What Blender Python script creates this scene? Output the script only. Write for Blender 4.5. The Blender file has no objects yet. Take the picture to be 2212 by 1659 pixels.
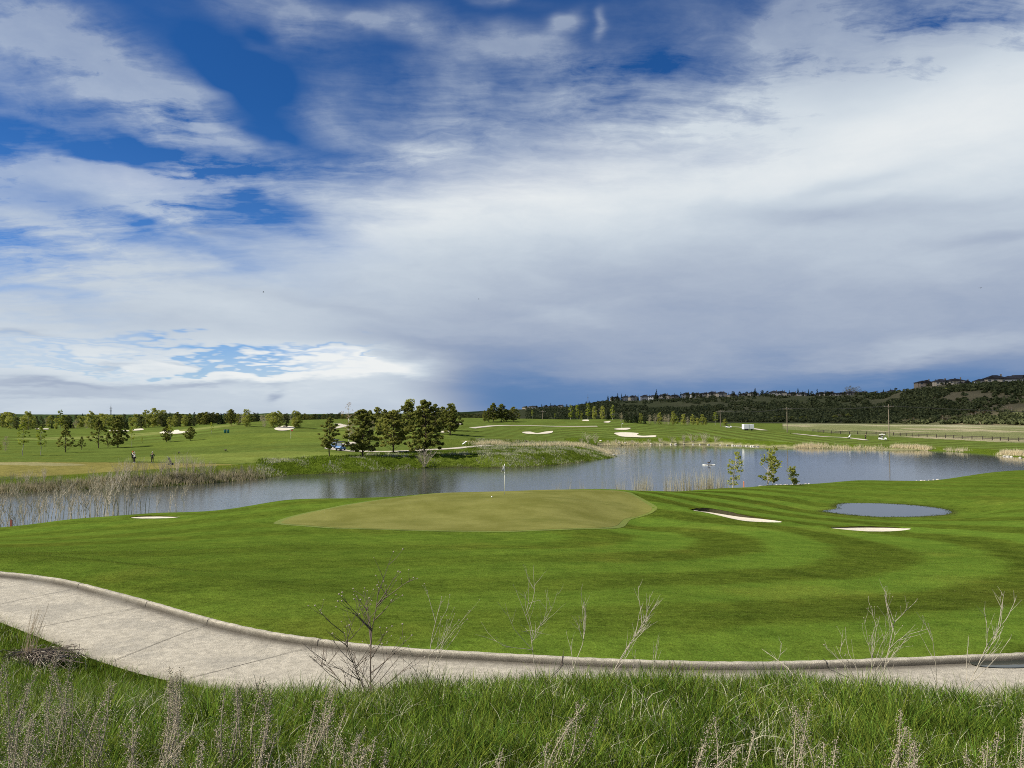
import bpy, math, random
import numpy as np
from mathutils import Vector, Matrix
from mathutils.geometry import delaunay_2d_cdt
rng = np.random.default_rng(7)
random.seed(7)
SC = bpy.context.scene
COL = SC.collection
PI = math.pi
# ---------------------------------------------------------------- photo calibration -> world metres
F = 1639.8; CX, CY, HY = 1106.0, 829.5, 893.0     # survey of the photograph: focal length, centre, horizon line
CAMZ = 10.0                                        # water surface is z = 0
PITCH = math.atan((HY - CY) / F)
cp, sp_ = math.cos(PITCH), math.sin(PITCH)
def ray(X, Y):
    a = (X - CX) / F; b = (CY - Y) / F
    return np.array([a, cp - b * sp_, sp_ + b * cp])
def G(X, Y, z):
    "ground position seen at survey point X,Y lying at height z"
    d = ray(X, Y); t = (z - CAMZ) / d[2]
    return (d[0] * t, d[1] * t)
def AT(X, D):
    "position at ground distance D along the bearing of X"
    a = (X - CX) / F
    return (a * D, D)
def zat(Y, D):
    d = ray(CX, Y); return CAMZ + d[2] / d[1] * D
# ---------------------------------------------------------------- numpy helpers
def sm(a, b, x):
    t = np.clip((x - a) / (b - a), 0, 1); return t * t * (3 - 2 * t)
def vnoise(x, y, seed=0):
    x = np.asarray(x, float); y = np.asarray(y, float)
    xi = np.floor(x).astype(np.int64); yi = np.floor(y).astype(np.int64)
    xf = x - xi; yf = y - yi
    def h(i, j):
        n = (i * 374761393 + j * 668265263 + seed * 974634777) & 0xffffffff
        n = ((n ^ (n >> 13)) * 1274126177) & 0xffffffff
        return ((n ^ (n >> 16)) & 0xffff) / 65535.0
    u = xf * xf * (3 - 2 * xf); v = yf * yf * (3 - 2 * yf)
    return (h(xi, yi) * (1 - u) + h(xi + 1, yi) * u) * (1 - v) + (h(xi, yi + 1) * (1 - u) + h(xi + 1, yi + 1) * u) * v
def fbm(x, y, seed=0, o=4):
    s = 0; a = .5; t = 0
    for k in range(o):
        s = s + a * vnoise(x * 2 ** k, y * 2 ** k, seed + k); t += a; a *= .5
    return s / t
def sdf(px, py, poly):
    "signed distance to polygon, negative inside"
    px = np.asarray(px, float); py = np.asarray(py, float)
    P = np.asarray(poly, float); n = len(P)
    best = np.full(px.shape, 1e18); inside = np.zeros(px.shape, bool)
    for i in range(n):
        ax, ay = P[i]; bx, by = P[(i + 1) % n]
        ex, ey = bx - ax, by - ay; L = ex * ex + ey * ey + 1e-12
        t = np.clip(((px - ax) * ex + (py - ay) * ey) / L, 0, 1)
        d = (px - ax - t * ex) ** 2 + (py - ay - t * ey) ** 2
        best = np.minimum(best, d)
        c = ((ay > py) != (by > py)) & (px < (bx - ax) * (py - ay) / ((by - ay) if by != ay else 1e-12) + ax)
        inside ^= c
    return np.where(inside, -1, 1) * np.sqrt(best)
def dline(px, py, line):
    P = np.asarray(line, float); best = np.full(np.shape(px), 1e18)
    for i in range(len(P) - 1):
        ax, ay = P[i]; ex, ey = P[i + 1] - P[i]; L = ex * ex + ey * ey + 1e-12
        t = np.clip(((px - ax) * ex + (py - ay) * ey) / L, 0, 1)
        best = np.minimum(best, (px - ax - t * ex) ** 2 + (py - ay - t * ey) ** 2)
    return np.sqrt(best)
def spline(pts, n=12, closed=False):
    P = [np.array(p, float) for p in pts]; out = []; N = len(P)
    for i in range(N if closed else N - 1):
        if closed: a, b, c, d = P[(i - 1) % N], P[i], P[(i + 1) % N], P[(i + 2) % N]
        else: a, b, c, d = P[max(i - 1, 0)], P[i], P[i + 1], P[min(i + 2, N - 1)]
        for k in range(n):
            t = k / n
            out.append(.5 * ((2 * b) + (c - a) * t + (2 * a - 5 * b + 4 * c - d) * t * t + (3 * b - a - 3 * c + d) * t ** 3))
    if not closed: out.append(P[-1])
    return np.array(out)
def offset(line, d):
    L = np.asarray(line); T = np.gradient(L, axis=0); T /= np.linalg.norm(T, axis=1)[:, None] + 1e-9
    return L + np.stack([-T[:, 1], T[:, 0]], 1) * d
# ---------------------------------------------------------------- object helpers
def tag(o, label=None, cat=None, group=None, kind=None):
    if label: o['label'] = label
    if cat: o['category'] = cat
    if group: o['group'] = group
    if kind: o['kind'] = kind
    return o
def link(o, parent=None):
    COL.objects.link(o)
    if parent is not None: o.parent = parent
    return o
def mesh_np(name, V, Fc, mat=None, attrs=None, smooth=True):
    "V (n,3), Fc (m,k) uniform faces"
    V = np.ascontiguousarray(V, dtype=np.float32); Fc = np.ascontiguousarray(Fc, dtype=np.int32)
    me = bpy.data.meshes.new(name)
    m, k = Fc.shape
    me.vertices.add(len(V)); me.vertices.foreach_set('co', V.ravel())
    me.loops.add(m * k); me.loops.foreach_set('vertex_index', Fc.ravel())
    me.polygons.add(m); me.polygons.foreach_set('loop_start', np.arange(0, m * k, k, dtype=np.int32))
    me.polygons.foreach_set('loop_total', np.full(m, k, dtype=np.int32))
    me.polygons.foreach_set('use_smooth', np.full(m, bool(smooth)))
    if mat: me.materials.append(mat)
    for an, (ty, arr) in (attrs or {}).items():
        if ty == 'C':
            at = me.color_attributes.new(an, 'FLOAT_COLOR', 'POINT')
            at.data.foreach_set('color', np.ascontiguousarray(arr, dtype=np.float32).ravel())
        else:
            at = me.attributes.new(an, 'FLOAT', 'POINT')
            at.data.foreach_set('value', np.ascontiguousarray(arr, dtype=np.float32).ravel())
    me.update(calc_edges=True)
    return me
def obj(name, me, parent=None, loc=None):
    o = bpy.data.objects.new(name, me); link(o, parent)
    if loc is not None: o.location = loc
    return o
def empty(name, loc=(0, 0, 0), rz=0):
    o = bpy.data.objects.new(name, None); o.empty_display_size = .2; link(o)
    o.location = loc; o.rotation_euler = (0, 0, rz); return o
def copy_tree(o, parent=None):
    c = o.copy(); COL.objects.link(c); c.parent = parent
    for ch in o.children: copy_tree(ch, c)
    return c
class MB:
    "collects shapes into one mesh"
    def __init__(s): s.v = []; s.f = []
    def add(s, V, Fc):
        b = len(s.v); s.v += [tuple(map(float, p)) for p in V]; s.f += [tuple(b + i for i in f) for f in Fc]; return s
    def box(s, x0, x1, y0, y1, z0, z1):
        V = [(x, y, z) for z in (z0, z1) for y in (y0, y1) for x in (x0, x1)]
        return s.add(V, [(0, 2, 3, 1), (4, 5, 7, 6), (0, 1, 5, 4), (2, 6, 7, 3), (0, 4, 6, 2), (1, 3, 7, 5)])
    def tube(s, pts, rad, n=6, cap=True):
        pts = [Vector(p) for p in pts]
        if not hasattr(rad, '__len__'): rad = [rad] * len(pts)
        V = []; Fc = []
        for i, p in enumerate(pts):
            t = (pts[min(i + 1, len(pts) - 1)] - pts[max(i - 1, 0)]).normalized()
            a = Vector((0, 0, 1)) if abs(t.z) < .9 else Vector((1, 0, 0))
            u = t.cross(a).normalized(); w = t.cross(u)
            for k in range(n):
                an = 2 * PI * k / n; V.append(p + (u * math.cos(an) + w * math.sin(an)) * rad[i])
        for i in range(len(pts) - 1):
            for k in range(n):
                a = i * n + k; b = i * n + (k + 1) % n; Fc.append((a, b, b + n, a + n))
        if cap: Fc.append(tuple(range(n))[::-1]); Fc.append(tuple(range(len(V) - n, len(V))))
        return s.add(V, Fc)
    def lathe(s, prof, n=16, c=(0, 0, 0), axis='z'):
        V = []; Fc = []
        for r, z in prof:
            for k in range(n):
                an = 2 * PI * k / n; p = (r * math.cos(an), r * math.sin(an), z)
                if axis == 'x': p = (p[2], p[0], p[1])
                if axis == 'y': p = (p[0], p[2], p[1])
                V.append((p[0] + c[0], p[1] + c[1], p[2] + c[2]))
        for i in range(len(prof) - 1):
            for k in range(n):
                a = i * n + k; b = i * n + (k + 1) % n; Fc.append((a, b, b + n, a + n))
        Fc.append(tuple(range(n))[::-1]); Fc.append(tuple(range(len(V) - n, len(V))))
        return s.add(V, Fc)
    def ball(s, c, r, n=10, sc=(1, 1, 1)):
        prof = [(math.sin(PI * i / (n // 2 + 1)) * r + 1e-4, -math.cos(PI * i / (n // 2 + 1)) * r) for i in range(n // 2 + 2)]
        b = len(s.v); s.lathe(prof, n)
        for i in range(b, len(s.v)):
            x, y, z = s.v[i]; s.v[i] = (x * sc[0] + c[0], y * sc[1] + c[1], z * sc[2] + c[2])
        return s
    def prism(s, poly, h0, h1, ax='y'):
        "polygon in the plane across axis ax, extruded from h0 to h1"
        n = len(poly)
        def P(p, h): return {'y': (p[0], h, p[1]), 'x': (h, p[0], p[1]), 'z': (p[0], p[1], h)}[ax]
        return s.add([P(p, h0) for p in poly] + [P(p, h1) for p in poly],
                     [tuple(range(n)), tuple(range(2 * n - 1, n - 1, -1))] + [(i, i + n, (i + 1) % n + n, (i + 1) % n) for i in range(n)])
    def build(s, name, mat, parent=None, loc=None, smooth=False, bevel=0, sub=0):
        me = bpy.data.meshes.new(name); me.from_pydata(s.v, [], s.f); me.materials.append(mat); me.validate(); me.update()
        me.polygons.foreach_set('use_smooth', [smooth] * len(me.polygons))
        o = obj(name, me, parent, loc)
        if bevel: m = o.modifiers.new('b', 'BEVEL'); m.width = bevel; m.segments = 2; m.limit_method = 'ANGLE'
        if sub: m = o.modifiers.new('s', 'SUBSURF'); m.levels = sub; m.render_levels = sub
        return o
# ---------------------------------------------------------------- node helpers
class E:
    "socket expression"
    nt = None
    def __init__(s, so): s.s = so
    @staticmethod
    def m(op, *a, clamp=False):
        n = E.nt.nodes.new('ShaderNodeMath'); n.operation = op; n.use_clamp = clamp
        for i, x in enumerate(a):
            if isinstance(x, E): E.nt.links.new(x.s, n.inputs[i])
            else: n.inputs[i].default_value = float(x)
        return E(n.outputs[0])
    def __add__(a, b): return E.m('ADD', a, b)
    __radd__ = __add__
    def __sub__(a, b): return E.m('SUBTRACT', a, b)
    def __rsub__(a, b): return E.m('SUBTRACT', b, a)
    def __mul__(a, b): return E.m('MULTIPLY', a, b)
    __rmul__ = __mul__
    def __truediv__(a, b): return E.m('DIVIDE', a, b)
    def clamp(a): return E.m('ADD', a, 0, clamp=True)
def nd(t, **k):
    n = E.nt.nodes.new(t)
    for a, b in k.items(): setattr(n, a, b)
    return n
def ln(a, b): E.nt.links.new(a.s if isinstance(a, E) else a, b)
def ramp01(x, a, b):
    n = nd('ShaderNodeMapRange', interpolation_type='SMOOTHSTEP'); ln(x, n.inputs[0]); n.inputs[1].default_value = a; n.inputs[2].default_value = b
    return E(n.outputs[0])
def noise(vec, scale, detail=4, rough=.55, dist=0, out=0):
    n = nd('ShaderNodeTexNoise'); ln(vec, n.inputs['Vector']); n.inputs['Scale'].default_value = scale
    n.inputs['Detail'].default_value = detail; n.inputs['Roughness'].default_value = rough; n.inputs['Distortion'].default_value = dist
    return E(n.outputs[out])
def mixc(f, a, b, mode='MIX'):
    n = nd('ShaderNodeMix', data_type='RGBA', blend_type=mode)
    if isinstance(f, E): ln(f, n.inputs[0])
    else: n.inputs[0].default_value = f
    for x, i in ((a, 6), (b, 7)):
        if isinstance(x, E): ln(x, n.inputs[i])
        else: n.inputs[i].default_value = (*x, 1)
    return E(n.outputs[2])
def vmap(vec, loc=(0, 0, 0), rot=(0, 0, 0), scale=(1, 1, 1), ty='POINT'):
    n = nd('ShaderNodeMapping', vector_type=ty); ln(vec, n.inputs[0]); n.inputs[1].default_value = loc; n.inputs[2].default_value = rot; n.inputs[3].default_value = scale
    return E(n.outputs[0])
def mat(name, build):
    m = bpy.data.materials.new(name); m.use_nodes = True; E.nt = m.node_tree
    b = m.node_tree.nodes['Principled BSDF']; build(b); return m
def simple(name, col, rough=.7, var=.15, scale=3.0, bump=0, metal=0, spec=.3, trans=0, objrand=0):
    def f(b):
        tc = nd('ShaderNodeTexCoord'); n = noise(tc.outputs['Object'], scale, 4, .6)
        k = (n - .5) * (2 * var) + 1
        if objrand:
            oi = nd('ShaderNodeObjectInfo'); k = k * ((E(oi.outputs['Random']) - .5) * (2 * objrand) + 1)
        c = nd('ShaderNodeVectorMath', operation='SCALE'); c.inputs[0].default_value = col; ln(k, c.inputs['Scale'])
        ln(c.outputs[0], b.inputs['Base Color']); b.inputs['Roughness'].default_value = rough; b.inputs['Metallic'].default_value = metal
        b.inputs['Specular IOR Level'].default_value = spec
        if bump:
            bp = nd('ShaderNodeBump'); bp.inputs['Strength'].default_value = bump; bp.inputs['Distance'].default_value = .02
            ln(noise(tc.outputs['Object'], scale * 6, 3), bp.inputs['Height']); ln(bp.outputs[0], b.inputs['Normal'])
        if trans:
            out = E.nt.nodes['Material Output']; t = nd('ShaderNodeBsdfTranslucent'); ln(c.outputs[0], t.inputs[0])
            mx = nd('ShaderNodeMixShader'); mx.inputs[0].default_value = trans; ln(b.outputs[0], mx.inputs[1]); ln(t.outputs[0], mx.inputs[2]); ln(mx.outputs[0], out.inputs[0])
    return mat(name, f)
def leafmat(name, ca, cb, trans=.35, scale=1.2, rough=.65, hue=.12):
    "foliage whose colour varies leaf clump by leaf clump and tree by tree"
    def f(b):
        tc = nd('ShaderNodeTexCoord'); n = noise(tc.outputs['Object'], scale, 3, .6)
        at = nd('ShaderNodeAttribute', attribute_name='rnd')
        oi = nd('ShaderNodeObjectInfo')
        k = (n * .6 + E(at.outputs['Fac']) * .5 + (E(oi.outputs['Random']) - .5) * hue * 4 - .05).clamp()
        c = mixc(k, ca, cb)
        ln(c, b.inputs['Base Color']); b.inputs['Roughness'].default_value = rough; b.inputs['Specular IOR Level'].default_value = .15
        out = E.nt.nodes['Material Output']; t = nd('ShaderNodeBsdfTranslucent'); ln(c, t.inputs[0])
        mx = nd('ShaderNodeMixShader'); mx.inputs[0].default_value = trans; ln(b.outputs[0], mx.inputs[1]); ln(t.outputs[0], mx.inputs[2]); ln(mx.outputs[0], out.inputs[0])
    return mat(name, f)
def attrmat(name, trans=.3, rough=.6, spec=.2):
    "colour comes from the per-blade colour attribute"
    def f(b):
        at = nd('ShaderNodeAttribute', attribute_name='col')
        ln(at.outputs['Color'], b.inputs['Base Color']); b.inputs['Roughness'].default_value = rough; b.inputs['Specular IOR Level'].default_value = spec
        if trans:
            out = E.nt.nodes['Material Output']; t = nd('ShaderNodeBsdfTranslucent'); ln(at.outputs['Color'], t.inputs[0])
            mx = nd('ShaderNodeMixShader'); mx.inputs[0].default_value = trans; ln(b.outputs[0], mx.inputs[1]); ln(t.outputs[0], mx.inputs[2]); ln(mx.outputs[0], out.inputs[0])
    return mat(name, f)
ONES = 'zero first second third fourth fifth sixth seventh eighth ninth tenth eleventh twelfth thirteenth fourteenth fifteenth sixteenth seventeenth eighteenth nineteenth'.split()
TENS = {2: ('twenty', 'twentieth'), 3: ('thirty', 'thirtieth'), 4: ('forty', 'fortieth'), 5: ('fifty', 'fiftieth'), 6: ('sixty', 'sixtieth'), 7: ('seventy', 'seventieth'), 8: ('eighty', 'eightieth'), 9: ('ninety', 'ninetieth')}
def ordn(n):
    if n < 20: return ONES[n]
    t, o = divmod(n, 10)
    if t > 9: return 'hundred and ' + ordn(n - 100) if n > 100 else 'hundredth'
    return TENS[t][1] if o == 0 else TENS[t][0] + '-' + ONES[o]
# ================================================================ TERRAIN
curb_pts = [(-420, 1196), (-200, 1218), (0, 1235), (120, 1250), (215, 1272), (330, 1303), (450, 1337), (560, 1362), (700, 1383), (870, 1400), (1100, 1413), (1300, 1424), (1500, 1430), (1700, 1430), (1900, 1424), (2100, 1416), (2212, 1412), (2450, 1398), (2900, 1360)]
PZ = 5.5
curb_in = spline([G(X, Y, PZ + .13) for X, Y in curb_pts], 10)      # far (kerb) side of the cart path
near_edge = offset(curb_in, -2.45)
path_mid = offset(curb_in, -1.22)
path_poly = np.vstack([curb_in, near_edge[::-1]])
green_d = [(609, 1121), (636, 1108.6), (718.6, 1093), (822, 1075.5), (946, 1065), (1029, 1059.8), (1174, 1059), (1331, 1060), (1364, 1065), (1408, 1083.8), (1381, 1093), (1348, 1100), (1333, 1117), (1315, 1131.4), (1277.5, 1141.7), (1174, 1146.7), (1029, 1147), (925.6, 1146), (785, 1146), (718.6, 1144), (656.5, 1134.7), (615, 1126.4)]
def gz(Y): return 3.7 + .4 * min(1, max(0, (1146 - Y) / 86))
green_poly = spline([G(X, Y, gz(Y)) for X, Y in green_d], 6, True)
near_shore = [(-900, 66), (-400, 62), (0, 60), (150, 62), (340, 66), (520, 70), (620, 70), (850, 76), (1030, 78), (1174, 80), (1400, 84), (1560, 91), (1640, 97), (1740, 100), (1850, 105), (1960, 106), (2100, 114), (2212, 121), (2500, 140), (2700, 150)]
far_shore = [(-900, 1084), (-400, 1076), (0, 1067), (100, 1062), (225, 1057), (325, 1052), (425, 1047), (553, 1035), (628, 1027), (728, 1023), (828, 1018), (915, 1011.5), (1010, 1010), (1106, 1010.5), (1206, 1004), (1281, 995), (1338, 987.7), (1326, 984), (1306, 977.7), (1290, 968), (1286, 962.7), (1356, 962), (1481, 960), (1580, 962.5), (1659, 966), (1784, 969), (1909, 971.5), (2034, 975), (2134, 982.7), (2212, 990), (2450, 1008), (2700, 1020)]
NS = [AT(X, D) for X, D in near_shore]; FS = [G(X, Y, 0) for X, Y in far_shore]
pond_poly = np.vstack([spline(NS, 5), spline(FS, 5)[::-1]])
puddle_poly = spline([G(X, Y, 2.0) for X, Y in [(1776, 1105), (1806, 1099.5), (1808, 1091.5), (1830, 1088), (1915, 1089), (1985, 1093.5), (2040, 1101), (2056, 1107), (2040, 1113), (1980, 1117), (1900, 1117.5), (1840, 1113.5), (1800, 1109)]], 5, True)

ctl = []      # (x, y, z)
for x in (-9, -5, -2, 1, 4, 8):
    ctl.append((x, 3.3, 8.02))
ctl += [(0, .5, 8.35), (-8, -2, 8.3), (8, -2, 8.3), (0, -6, 8.4), (-16, -3, 8.2), (16, -3, 8.2)]
ctl += [(-3, 6.6, 7.42), (0, 6.8, 7.46), (3, 6.8, 7.46), (6, 6.8, 7.46), (9.5, 6.8, 7.46), (-6.2, 7.4, 7.05), (-8, 10.5, 6.45), (-14, 9, 6.8), (0, 9.1, 6.58), (3, 9.0, 6.58), (7, 9.0, 6.6), (-4, 10.3, 6.15)]
for i in range(4, len(curb_in), 12):
    ctl.append((*curb_in[i], PZ + .1)); ctl.append((*near_edge[i], PZ + .02))
cd = """0 1190 4.4;0 1155 2.7;0 1140 2.0;-300 1175 4.2;-300 1150 2.4;350 1230 5.0;350 1170 4.0;350 1130 3.0;340 1108 2.5;150 1122 2.3;200 1175 4.0;
615 1122 3.62;620 1180 4.5;620 1260 5.2;620 1079 3.1;480 1102 2.7;900 1146 3.72;1100 1147 3.7;1300 1141 3.75;1408 1084 4.0;1330 1060 4.1;1174 1059 4.1;946 1065 3.95;780 1084 3.8;1000 1105 3.88;1200 1100 3.95;
1100 1200 4.5;1100 1300 5.2;850 1200 4.6;850 1300 5.25;850 1170 4.1;1250 1170 4.0;1400 1118 2.95;1375 1140 3.1;1440 1150 3.5;1500 1180 4.2;1500 1280 5.2;1500 1090 3.1;1560 1054 2.2;1450 1062 3.1;1640 1048.5 1.8;
1590 1117 3.0;1590 1135 3.4;1870 1150 3.05;1870 1165 3.6;1870 1230 4.6;1870 1330 5.35;1915 1087 2.15;1915 1119 2.1;1770 1106 2.15;2062 1110 2.15;1870 1128 2.6;1800 1062 2.0;1740 1045 1.6;1850 1035.5 1.6;1960 1040 1.3;2100 1025.5 1.6;2212 1015 1.8;
2212 1060 2.8;2212 1100 3.2;2100 1130 3.1;2212 1160 3.9;2212 1250 4.8;2500 1250 4.8;2500 1160 3.9;2500 1050 2.5;1690 1140 3.5;1690 1170 4.0;2000 1300 5.2;
0 1040 1.0;0 1015 2.0;0 990 2.1;0 960 1.8;0 935 2.2;0 925 2.5;-300 1015 2;-300 960 1.8;-300 930 2.4;350 1020 1.7;350 1000 1.9;350 975 1.9;350 950 2.6;350 930 3;350 920 3.5;180 985 2;180 945 2;
560 1010 1.5;560 985 2;560 960 3;560 935 4.5;560 920 6;560 911 7;700 1000 1.8;700 975 2.4;700 950 3.6;700 925 5;700 916 6.3;900 985 1.9;900 967 2.7;900 950 3.6;900 930 5;900 915 6.5;
1100 985 1.9;1100 967 2.6;1100 950 3.1;1100 930 4.3;1100 915 6;1100 905.5 7.5;1230 975 2.0;1230 960 2.4;1230 950 2.0;1230 940 2.8;1230 925 4.5;1230 907 7;1320 985 .5;
1450 955 1.0;1450 942 2.3;1450 928 4;1450 917 5.2;1330 905.5 7.5;1650 955 1.2;1650 940 2.5;1650 928 3.6;1650 922 4;1650 916 3.5;1850 963 .8;1850 950 1.6;1850 938 2.3;1850 925 2.8;1850 915 3.2;
2050 965 .8;2050 950 1.6;2050 938 2.2;2050 925 2.6;2050 914 3;2212 975 .8;2212 955 1.6;2212 940 2.2;2212 925 2.7;2212 912 3;2500 990 .8;2500 950 2;2500 912 3"""
for row in cd.replace('\n', '').split(';'):
    X, Y, z = map(float, row.split()); ctl.append((*G(X, Y, z), z))
for X, D in near_shore[1:-1:2]: ctl.append((*AT(X, D - 1), .5))
for ang in range(-80, 81, 20):
    t = math.radians(ang); z5 = 4.5 if ang < 10 else 3.2
    for r in (650, 1200): ctl.append((r * math.sin(t), r * math.cos(t), z5))
for ang in (-75, -60, 60, 75):
    t = math.radians(ang)
    for r, z in ((12, 7.2), (30, 5), (60, 2.5), (110, 2), (250, 2.5)): ctl.append((r * math.sin(t), r * math.cos(t), z))
C3 = np.array(ctl)
def lp(x, y):
    r = np.sqrt(x * x + y * y) + 1e-6
    return np.arctan2(x, y) * 1.6, np.log(np.maximum(r, 1.5))
ca, cb = lp(C3[:, 0], C3[:, 1])
def tk(d2): return np.where(d2 > 1e-12, d2 * np.log(d2 + 1e-12), 0)
K = tk((ca[:, None] - ca[None]) ** 2 + (cb[:, None] - cb[None]) ** 2) + np.eye(len(C3)) * .004
Pm = np.stack([np.ones_like(ca), ca, cb], 1)
A = np.block([[K, Pm], [Pm.T, np.zeros((3, 3))]])
sol = np.linalg.solve(A, np.concatenate([C3[:, 2], np.zeros(3)]))
def tps(x, y):
    a, b = lp(x, y); out = sol[-3] + sol[-2] * a + sol[-1] * b
    for i in range(len(ca)): out = out + sol[i] * tk((a - ca[i]) ** 2 + (b - cb[i]) ** 2)
    return out
# far escarpment: bearing -> (foot distance, foot z, ridge distance, ridge z)
rX = np.array([-2000, 0, 700, 1000, 1106, 1218, 1306, 1321, 1418, 1531, 1659, 1784, 1909, 1934, 1984, 2034, 2212, 2700, 4500])
rD = np.array([2200, 2200, 2200, 2000, 1900, 1600, 1200, 1130, 1050, 1000, 950, 930, 900, 850, 770, 750, 720, 700, 700])
rY = np.array([895.5, 895.5, 895.5, 891, 885, 882, 871, 867, 864.7, 859, 856.5, 859, 858, 852.7, 843, 840, 835.7, 830, 830])
rZ = np.array([CAMZ + (HY - y) / F * d for y, d in zip(rY, rD)])
fD = np.interp(rX, [0, 1106, 1659, 2212], [650, 700, 560, 520])
def ridge(x, y):
    Xb = CX + F * np.clip(x / np.maximum(y, 1e-3), -3, 3)
    return [np.interp(Xb, rX, q) for q in (fD, rD, rZ)]
BUNK = {}   # name -> (polygon, depth, z offset)
def hit0(X, Y):
    Ds = np.linspace(30, 95, 1400); xx = (X - CX) / F * Ds; hh = tps(xx, Ds); zz = CAMZ - (Y - HY) / F * Ds; k = int(np.argmax(hh >= zz)); return (xx[k], Ds[k])
def bpoly(pts, z): return spline([hit0(X, Y) for X, Y in pts], 6, True)
BUNK['near_mid'] = (bpoly([(1496, 1103.5), (1530, 1106.3), (1575, 1113.3), (1610, 1118), (1650, 1122), (1684, 1127), (1670, 1129.5), (1630, 1129), (1595, 1124), (1550, 1113.5), (1515, 1106.5)], 3.05), .10)
BUNK['near_right'] = (bpoly([(1790, 1141.5), (1820, 1140.5), (1860, 1139.5), (1910, 1139.5), (1960, 1141), (1945, 1144.5), (1900, 1148.5), (1850, 1148), (1810, 1145)], 3.05), .08)
BUNK['near_left'] = (bpoly([(288, 1118.6), (310, 1117.4), (350, 1117), (392, 1118.3), (370, 1119.8), (330, 1120.4), (300, 1120)], 2.85), .05)
def height(x, y):
    x = np.asarray(x, float); y = np.asarray(y, float)
    r = np.sqrt(x * x + y * y)
    h = tps(x, y)
    foot, rd, rz = ridge(x, y)
    t = np.clip((r - foot) / (rd - foot), 0, 3)
    prof = sm(0, 1, t) * .55 + np.clip(t, 0, 1) * .45
    zb = np.where(x < 0, 4.5, 3.2)
    gul = (fbm(x / 90, y / 140, 5) - .5) * 11 * np.clip(t * 2, 0, 1) * np.clip((1 - t) * 4, 0, 1)
    hf = zb + (rz - zb) * prof + gul - np.clip(t - 1, 0, 3) * 3
    w = sm(430, 600, r) * (y > 0)
    h = h * (1 - w) + hf * w
    # gentle undulation
    h = h + (fbm(x / 9, y / 9, 2) - .5) * .16 * sm(15, 30, r) + (fbm(x / 40, y / 40, 9) - .5) * .5 * sm(130, 260, r)
    sg_ = np.full(x.shape, 9.); kg = (np.abs(x + 2) < 22) & (np.abs(y - 48) < 18)
    if kg.any(): sg_[kg] = sdf(x[kg], y[kg], green_poly)
    yr = y - 50.5 - .12 * x; h = h + sm(.5, -3, sg_) * (.17 * np.exp(-(yr / 1.6) ** 2) - .10 * np.exp(-((yr + 4.5) / 2.4) ** 2))
    # puddle hollow
    s = sdf(x, y, puddle_poly); h = np.where(s < 6, h * sm(0, 5, s) + (1 - sm(0, 5, s)) * (2.04 - .12 * sm(0, -2, s)), h)
    for k, (P, dp) in BUNK.items():
        c = P.mean(0); near = (abs(x - c[0]) < 12) & (abs(y - c[1]) < 12)
        if near.any():
            s = np.full(x.shape, 9.); s[near] = sdf(x[near], y[near], P)
            h = h - dp * sm(.35, -.5, s) + .1 * np.exp(-((s - .6) / .6) ** 2)
    # cart path bench and kerb side
    dpth = dline(x, y, path_mid); n = r < 60
    wp = (1 - sm(1.3, 3.0, dpth)) * n
    side = sdf(x, y, path_poly)
    h = h * (1 - wp) + (PZ - .03) * wp
    far = (1 - sm(.0, .25, np.abs(dline(x, y, curb_in) - .2))) * n
    # grass stands flush with kerb top beyond the path
    beyond = (y > np.interp(x, curb_in[:, 0], curb_in[:, 1])) & n
    dc = dline(x, y, curb_in)
    wk = beyond * (1 - sm(1.0, 5.0, dc)) * sm(.06, .2, dc)
    h = np.where(wk > 0, h * (1 - wk) + (PZ + .085) * wk, h)
    # pond
    s = sdf(x, y, pond_poly)
    f = sm(-.6, 5.5, s); f2 = np.clip((s + .6) / 5.5, 0, 1) ** .8
    f = .5 * f + .5 * f2
    h = np.where(s < 5.5, (np.maximum(h, .25)) * f + (-.22) * (1 - f), h)
    return h
# polar tessellation, fine in front, coarse behind
t1 = np.radians(np.linspace(-37.5, 37.5, 640))
side_a = np.radians(np.array([41, 46, 53, 62, 75, 90, 110, 135, 160, 180]))
TH = np.concatenate([-side_a[::-1], t1, side_a])
R = np.concatenate([[0.6, 1.1], np.exp(np.linspace(math.log(1.8), math.log(2600), 860)), [3500, 5000, 8000]])
tt, rr = np.meshgrid(TH, R); gx = rr * np.sin(tt); gy = rr * np.cos(tt)
H = height(gx.ravel(), gy.ravel()).reshape(gx.shape)
LR = np.log(R)
def hm(x, y):
    "height of the built ground mesh"
    x = np.asarray(x, float); y = np.asarray(y, float)
    t = np.arctan2(x, y); l = np.log(np.clip(np.sqrt(x * x + y * y), R[0], R[-1]))
    j = np.clip(np.searchsorted(TH, t) - 1, 0, len(TH) - 2); i = np.clip(np.searchsorted(LR, l) - 1, 0, len(R) - 2)
    u = np.clip((t - TH[j]) / (TH[j + 1] - TH[j]), 0, 1); r0 = R[i]; v = np.clip((np.exp(l) - r0) / (R[i + 1] - r0), 0, 1)
    return (H[i, j] * (1 - u) + H[i, j + 1] * u) * (1 - v) + (H[i + 1, j] * (1 - u) + H[i + 1, j + 1] * u) * v
def hz(x, y): return float(hm(np.array([x]), np.array([y]))[0])
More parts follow.
